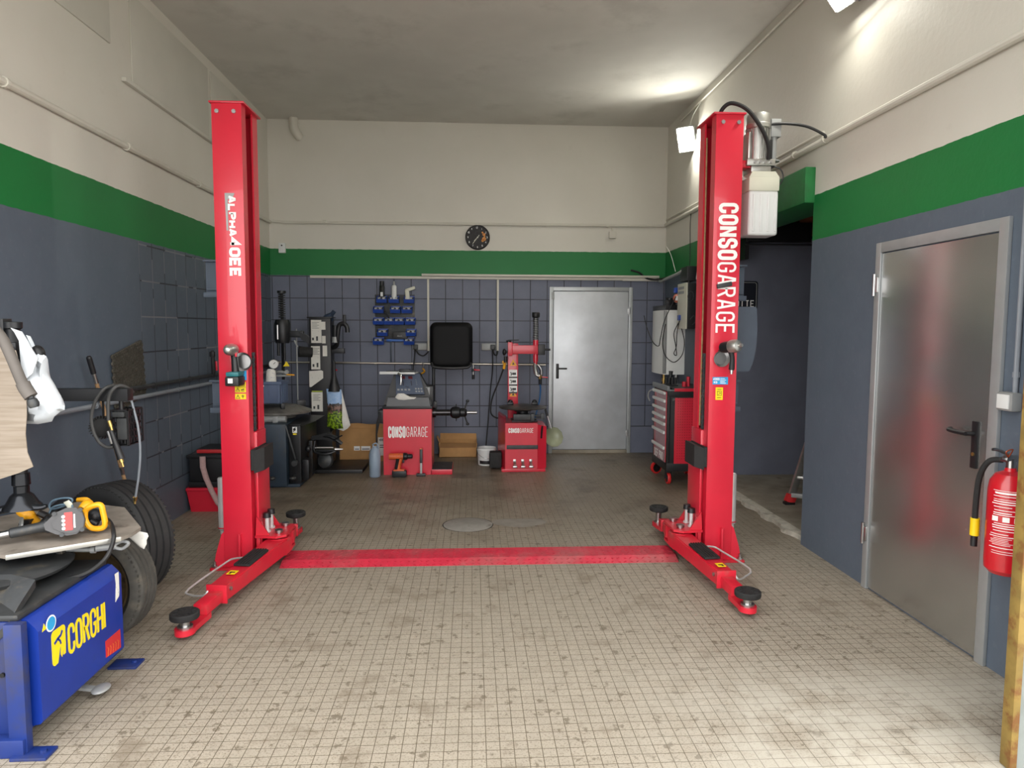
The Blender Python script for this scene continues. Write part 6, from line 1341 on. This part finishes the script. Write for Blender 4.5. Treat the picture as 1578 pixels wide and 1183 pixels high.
cab('cable', [(2.38, 7.55, 2.2), (2.40, 7.6, 2.4), (2.41, 7.65, 2.7), (XR-.02, 7.7, 2.88)], .004, CABB, 'black cable rising from the cable box to the right wall pipe')
cab('cable', [(2.33, 7.9, 2.25), (2.3, 8.0, 2.45), (2.27, 8.1, 2.56)], .004, CABW, 'thin pale wire above the fuse box on the green stripe')
one('downpipe', lambda b: b.cyl((2.43, 7.35, 0), (2.43, 7.35, 1.6), .018), CABB, 'dark vertical pipe under the distribution board behind the cart', 'pipe')
# ------------------------------------------------------------------ alcove
t = thing('wall_shelf', 'black storage shelf high in the dark alcove behind the lift motor', 'shelf', (3.1, 7.0, 2.45))
new_part('shelf_front', lambda b: b.box(2.74, 3.40, 6.86, 6.88, 2.47, 2.66, .003), BLACKM, t)
new_part('shelf_board', lambda b: b.box(2.74, 3.46, 6.88, AY1-.002, 2.50, 2.53, .003), BLACK, t)
new_part('ledge', lambda b: (b.box(2.74, 3.42, 6.84, 6.90, 2.435, 2.447, .003), b.box(2.74, 2.78, 6.9, AY1, 2.3, 2.5)), BLACK, t)
one('timber_block', lambda b: (b.box(2.82, 3.09, 6.95, 7.1, 2.531, 2.70, .01)), mat('pale_timber', (186, 164, 118), .7, var=.1, vs=20), 'pale timber block on the left of the black alcove shelf', 'timber')
one('carton', lambda b: b.box(3.30, 3.455, 6.92, 7.12, 2.531, 2.86, .006), mat('rusty_brown_card', (150, 92, 62), .8), 'rusty brown carton on the right of the black alcove shelf', 'carton')
for k, (pts) in enumerate((((3.08, 6.95, 2.56), (3.15, 6.95, 2.66), (3.24, 6.98, 2.78), (3.29, 7.0, 2.85)), ((3.12, 6.93, 2.55), (3.2, 6.93, 2.60), (3.28, 6.95, 2.72), (3.29, 6.97, 2.8)))):
    cab('red_tube', pts, .012, mat('dull_red_tube', (120, 44, 48), .6), ['upper dull red tube lying across the alcove shelf', 'lower dull red tube lying across the alcove shelf'][k], 'tube')
t = thing('wall_sign', 'dark rounded sign with pale capital letters on the alcove wall behind the right column', 'sign', (2.85, AY1, 1.95))
new_part('plate', lambda b: b.prism(rrect(2.72, 3.005, 1.80, 2.10, AY1-.012, .03), (0, .012, 0)), mat('dark_sign_plate', (24, 28, 38), .4), t)
new_part('border', lambda b: b.tube([p+Vector((0, -.013, 0)) for p in rrect(2.735, 2.99, 1.815, 2.085, AY1, .025)], .0035, 6, 1, True), GREYM, t)
b = MB(); b.text('OTTE', (2.765, AY1-.0125, 1.83), FX, FZ, .07, .042, .0095, .012); ob('lettering', b, WHITE, t)
t = thing('step_ladder', 'aluminium ladder with red feet leaning behind the corner of the right wall', 'ladder', (2.95, 5.9, .035))
fA, fB = Vector((2.835, 5.95, .035)), Vector((3.25, 5.75, .035)); tp_ = Vector((3.42, 6.1, 1.75)); tA, tB = tp_+Vector((-.02, 0, 0)), tp_+Vector((.25, -.12, 0))
for A_, B_ in ((fA, tA), (fB, tB)):
    r_ = new_part('rail', lambda b: b.beam(A_+(B_-A_)*.04, B_, .06, .03, .004, (0, 1, 0)), ALU, t)
    new_part('rubber_foot', lambda b: (b.beam(A_+Vector((0, 0, .018)), A_+(B_-A_)*.05, .085, .05, .006, (0, 1, 0))), mat('red_ladder_foot', (204, 44, 48), .5) if 'red_ladder_foot' not in bpy.data.materials else bpy.data.materials['red_ladder_foot'], r_)
    new_part('foot_sole', lambda b: b.obox(A_+Vector((0, 0, .012)), (.09, .06, .022), None, .004), BLACK, r_)
for k in range(1, 7): new_part('rung', lambda b: b.beam(fA.lerp(tA, k*.14), fB.lerp(tB, k*.14), .04, .025, .004), ALU, t)
new_part('stabiliser', lambda b: b.beam((2.83, 5.90, .135), (3.3, 5.66, .125), .05, .04, .006), GREYM, t)
# ------------------------------------------------------------------ right foreground
def extinguisher():
    x, y = 2.352, 2.86
    t = thing('fire_extinguisher', 'red fire extinguisher with black hose on the right wall beside the steel door', 'fire extinguisher', (x, y, .53))
    c = new_part('cylinder', lambda b: b.lathe([(0, .53), (.06, .53), (.078, .55), (.08, .58), (.08, .90), (.074, .94), (.055, .972), (.025, .985), (.02, 1.0), (0, 1.0)], (x, y, 0), n=36), mat('extinguisher_red', (190, 22, 36), .3, coat=.4), t)
    def prints(b):
        R = .0806
        def ar(z, h, a0, a1): b.grid(lambda u, v: (x+R*math.cos(math.radians(a0+(a1-a0)*u)), y+R*math.sin(math.radians(a0+(a1-a0)*u)), z+h*v), 8, 1)
        for z, h in ((.906, .002), (.893, .008), (.882, .003), (.868, .002), (.858, .004), (.848, .004), (.835, .003), (.82, .003), (.808, .004), (.8, .003), (.762, .003), (.752, .004), (.742, .004), (.73, .003), (.715, .003), (.705, .003), (.697, .002), (.69, .002), (.683, .002), (.676, .002), (.669, .002), (.655, .003), (.64, .002), (.63, .002)):
            a0 = random.uniform(-178, -165); ar(z, h, a0, a0+random.choice((50, 70, 95)))
        for k in range(3): ar(.772, .022, -172+k*30, -154+k*30)
    new_part('label_print', prints, WHITE, c)
    new_part('valve', lambda b: (b.cyl((x, y, .995), (x, y, 1.04), .018), b.box(x-.03, x+.03, y-.015, y+.015, 1.03, 1.055, .006), b.tube([(x, y, 1.05), (x-.05, y+.01, 1.075), (x-.08, y+.01, 1.08)], .007, 8, 4), b.tube([(x-.01, y, 1.03), (x-.05, y, 1.04)], .009, 8, 1)), STEEL, t)
    new_part('safety_pin', lambda b: b.tube([(x-.03, y-.02, 1.05), (x-.05, y-.03, 1.075), (x-.02, y-.03, 1.085), (x-.03, y-.02, 1.05)], .003, 6, 4), mat('copper_pin', (180, 90, 60), .4, .8), t)
    h = new_part('hose', lambda b: b.tube([(x-.02, y+.02, 1.03), (x-.06, y+.05, 1.02), (x-.07, y+.09, .94), (x-.065, y+.11, .8), (x-.06, y+.115, .70)], .0125, 10, 6), RUB, t)
    new_part('hose_sleeve', lambda b: b.cyl((x-.06, y+.115, .745), (x-.06, y+.115, .665), .019), mat('yellow_sleeve', (232, 196, 16), .45), h)
    new_part('nozzle', lambda b: b.cyl((x-.06, y+.115, .665), (x-.06, y+.115, .615), .014), BLACK, h)
    new_part('wall_hook', lambda b: b.box(x, XR, y-.02, y+.02, .93, .95), STEEL, t)
extinguisher()
def gate():
    t = thing('gate_leaf', 'rusty edged grey steel gate leaf standing open at the right edge of the view', 'gate', (2.2, 2.3, 0))
    new_part('edge_strip', lambda b: b.box(1.951, 1.978, 2.29, 2.34, .003, 3.0, .003), RUST, t)
    new_part('frame_strip', lambda b: b.box(1.978, 2.03, 2.295, 2.335, .003, 3.0, .003), GREYD, t)
    new_part('leaf_panel', lambda b: b.box(2.03, 2.62, 2.305, 2.33, .02, 2.98, .003), mat('slate_gate_paint', (62, 69, 78), .5, var=.1), t)
    k = new_part('lock_box', lambda b: b.box(1.992, 2.09, 2.25, 2.295, 1.185, 1.255, .005), GALV, t)
    new_part('lock_latch', lambda b: b.box(2.0, 2.08, 2.252, 2.29, 1.165, 1.185, .003), BLACK, k)
gate()
# floor details
t = thing('manhole_cover', 'round grey cement manhole cover set in the floor behind the red cover plate', 'manhole cover', (-.033, 5.55, 0))
new_part('lid', lambda b: b.lathe([(0, .004), (.195, .004), (.2, .0015)], (-.033, 5.55, 0), n=48, cap=False), mat('grey_cement_lid', (138, 134, 128), .7, var=.1, vs=9, dirt=(96, 90, 84), ds=8), t)
new_part('rim_gap', lambda b: b.lathe([(.2, .0012), (.207, .0012)], (-.033, 5.55, 0), n=48, cap=False), BLACKM, t)
one('cement_patch', lambda b: b.prism([(.16+.27*(1+math.cos(a))*.85, 5.6+.12*math.sin(a)*(1+.15*math.sin(3*a)), .0005) for a in [2*PI*k/30 for k in range(30)]], (0, 0, .0012)), mat('grey_cement_patch', (132, 126, 118), .75, var=.1, vs=9), 'grey cement patch in the floor right of the manhole cover', 'cement patch')
one('dry_leaf', lambda b: pillow(b, [at(u, v, 4.52)*1 for u, v in ((1141, 883), (1147, 881), (1149, 884), (1144, 886))], .004), ORG, 'tiny orange dry leaf on the floor beside the right column base', 'leaf')
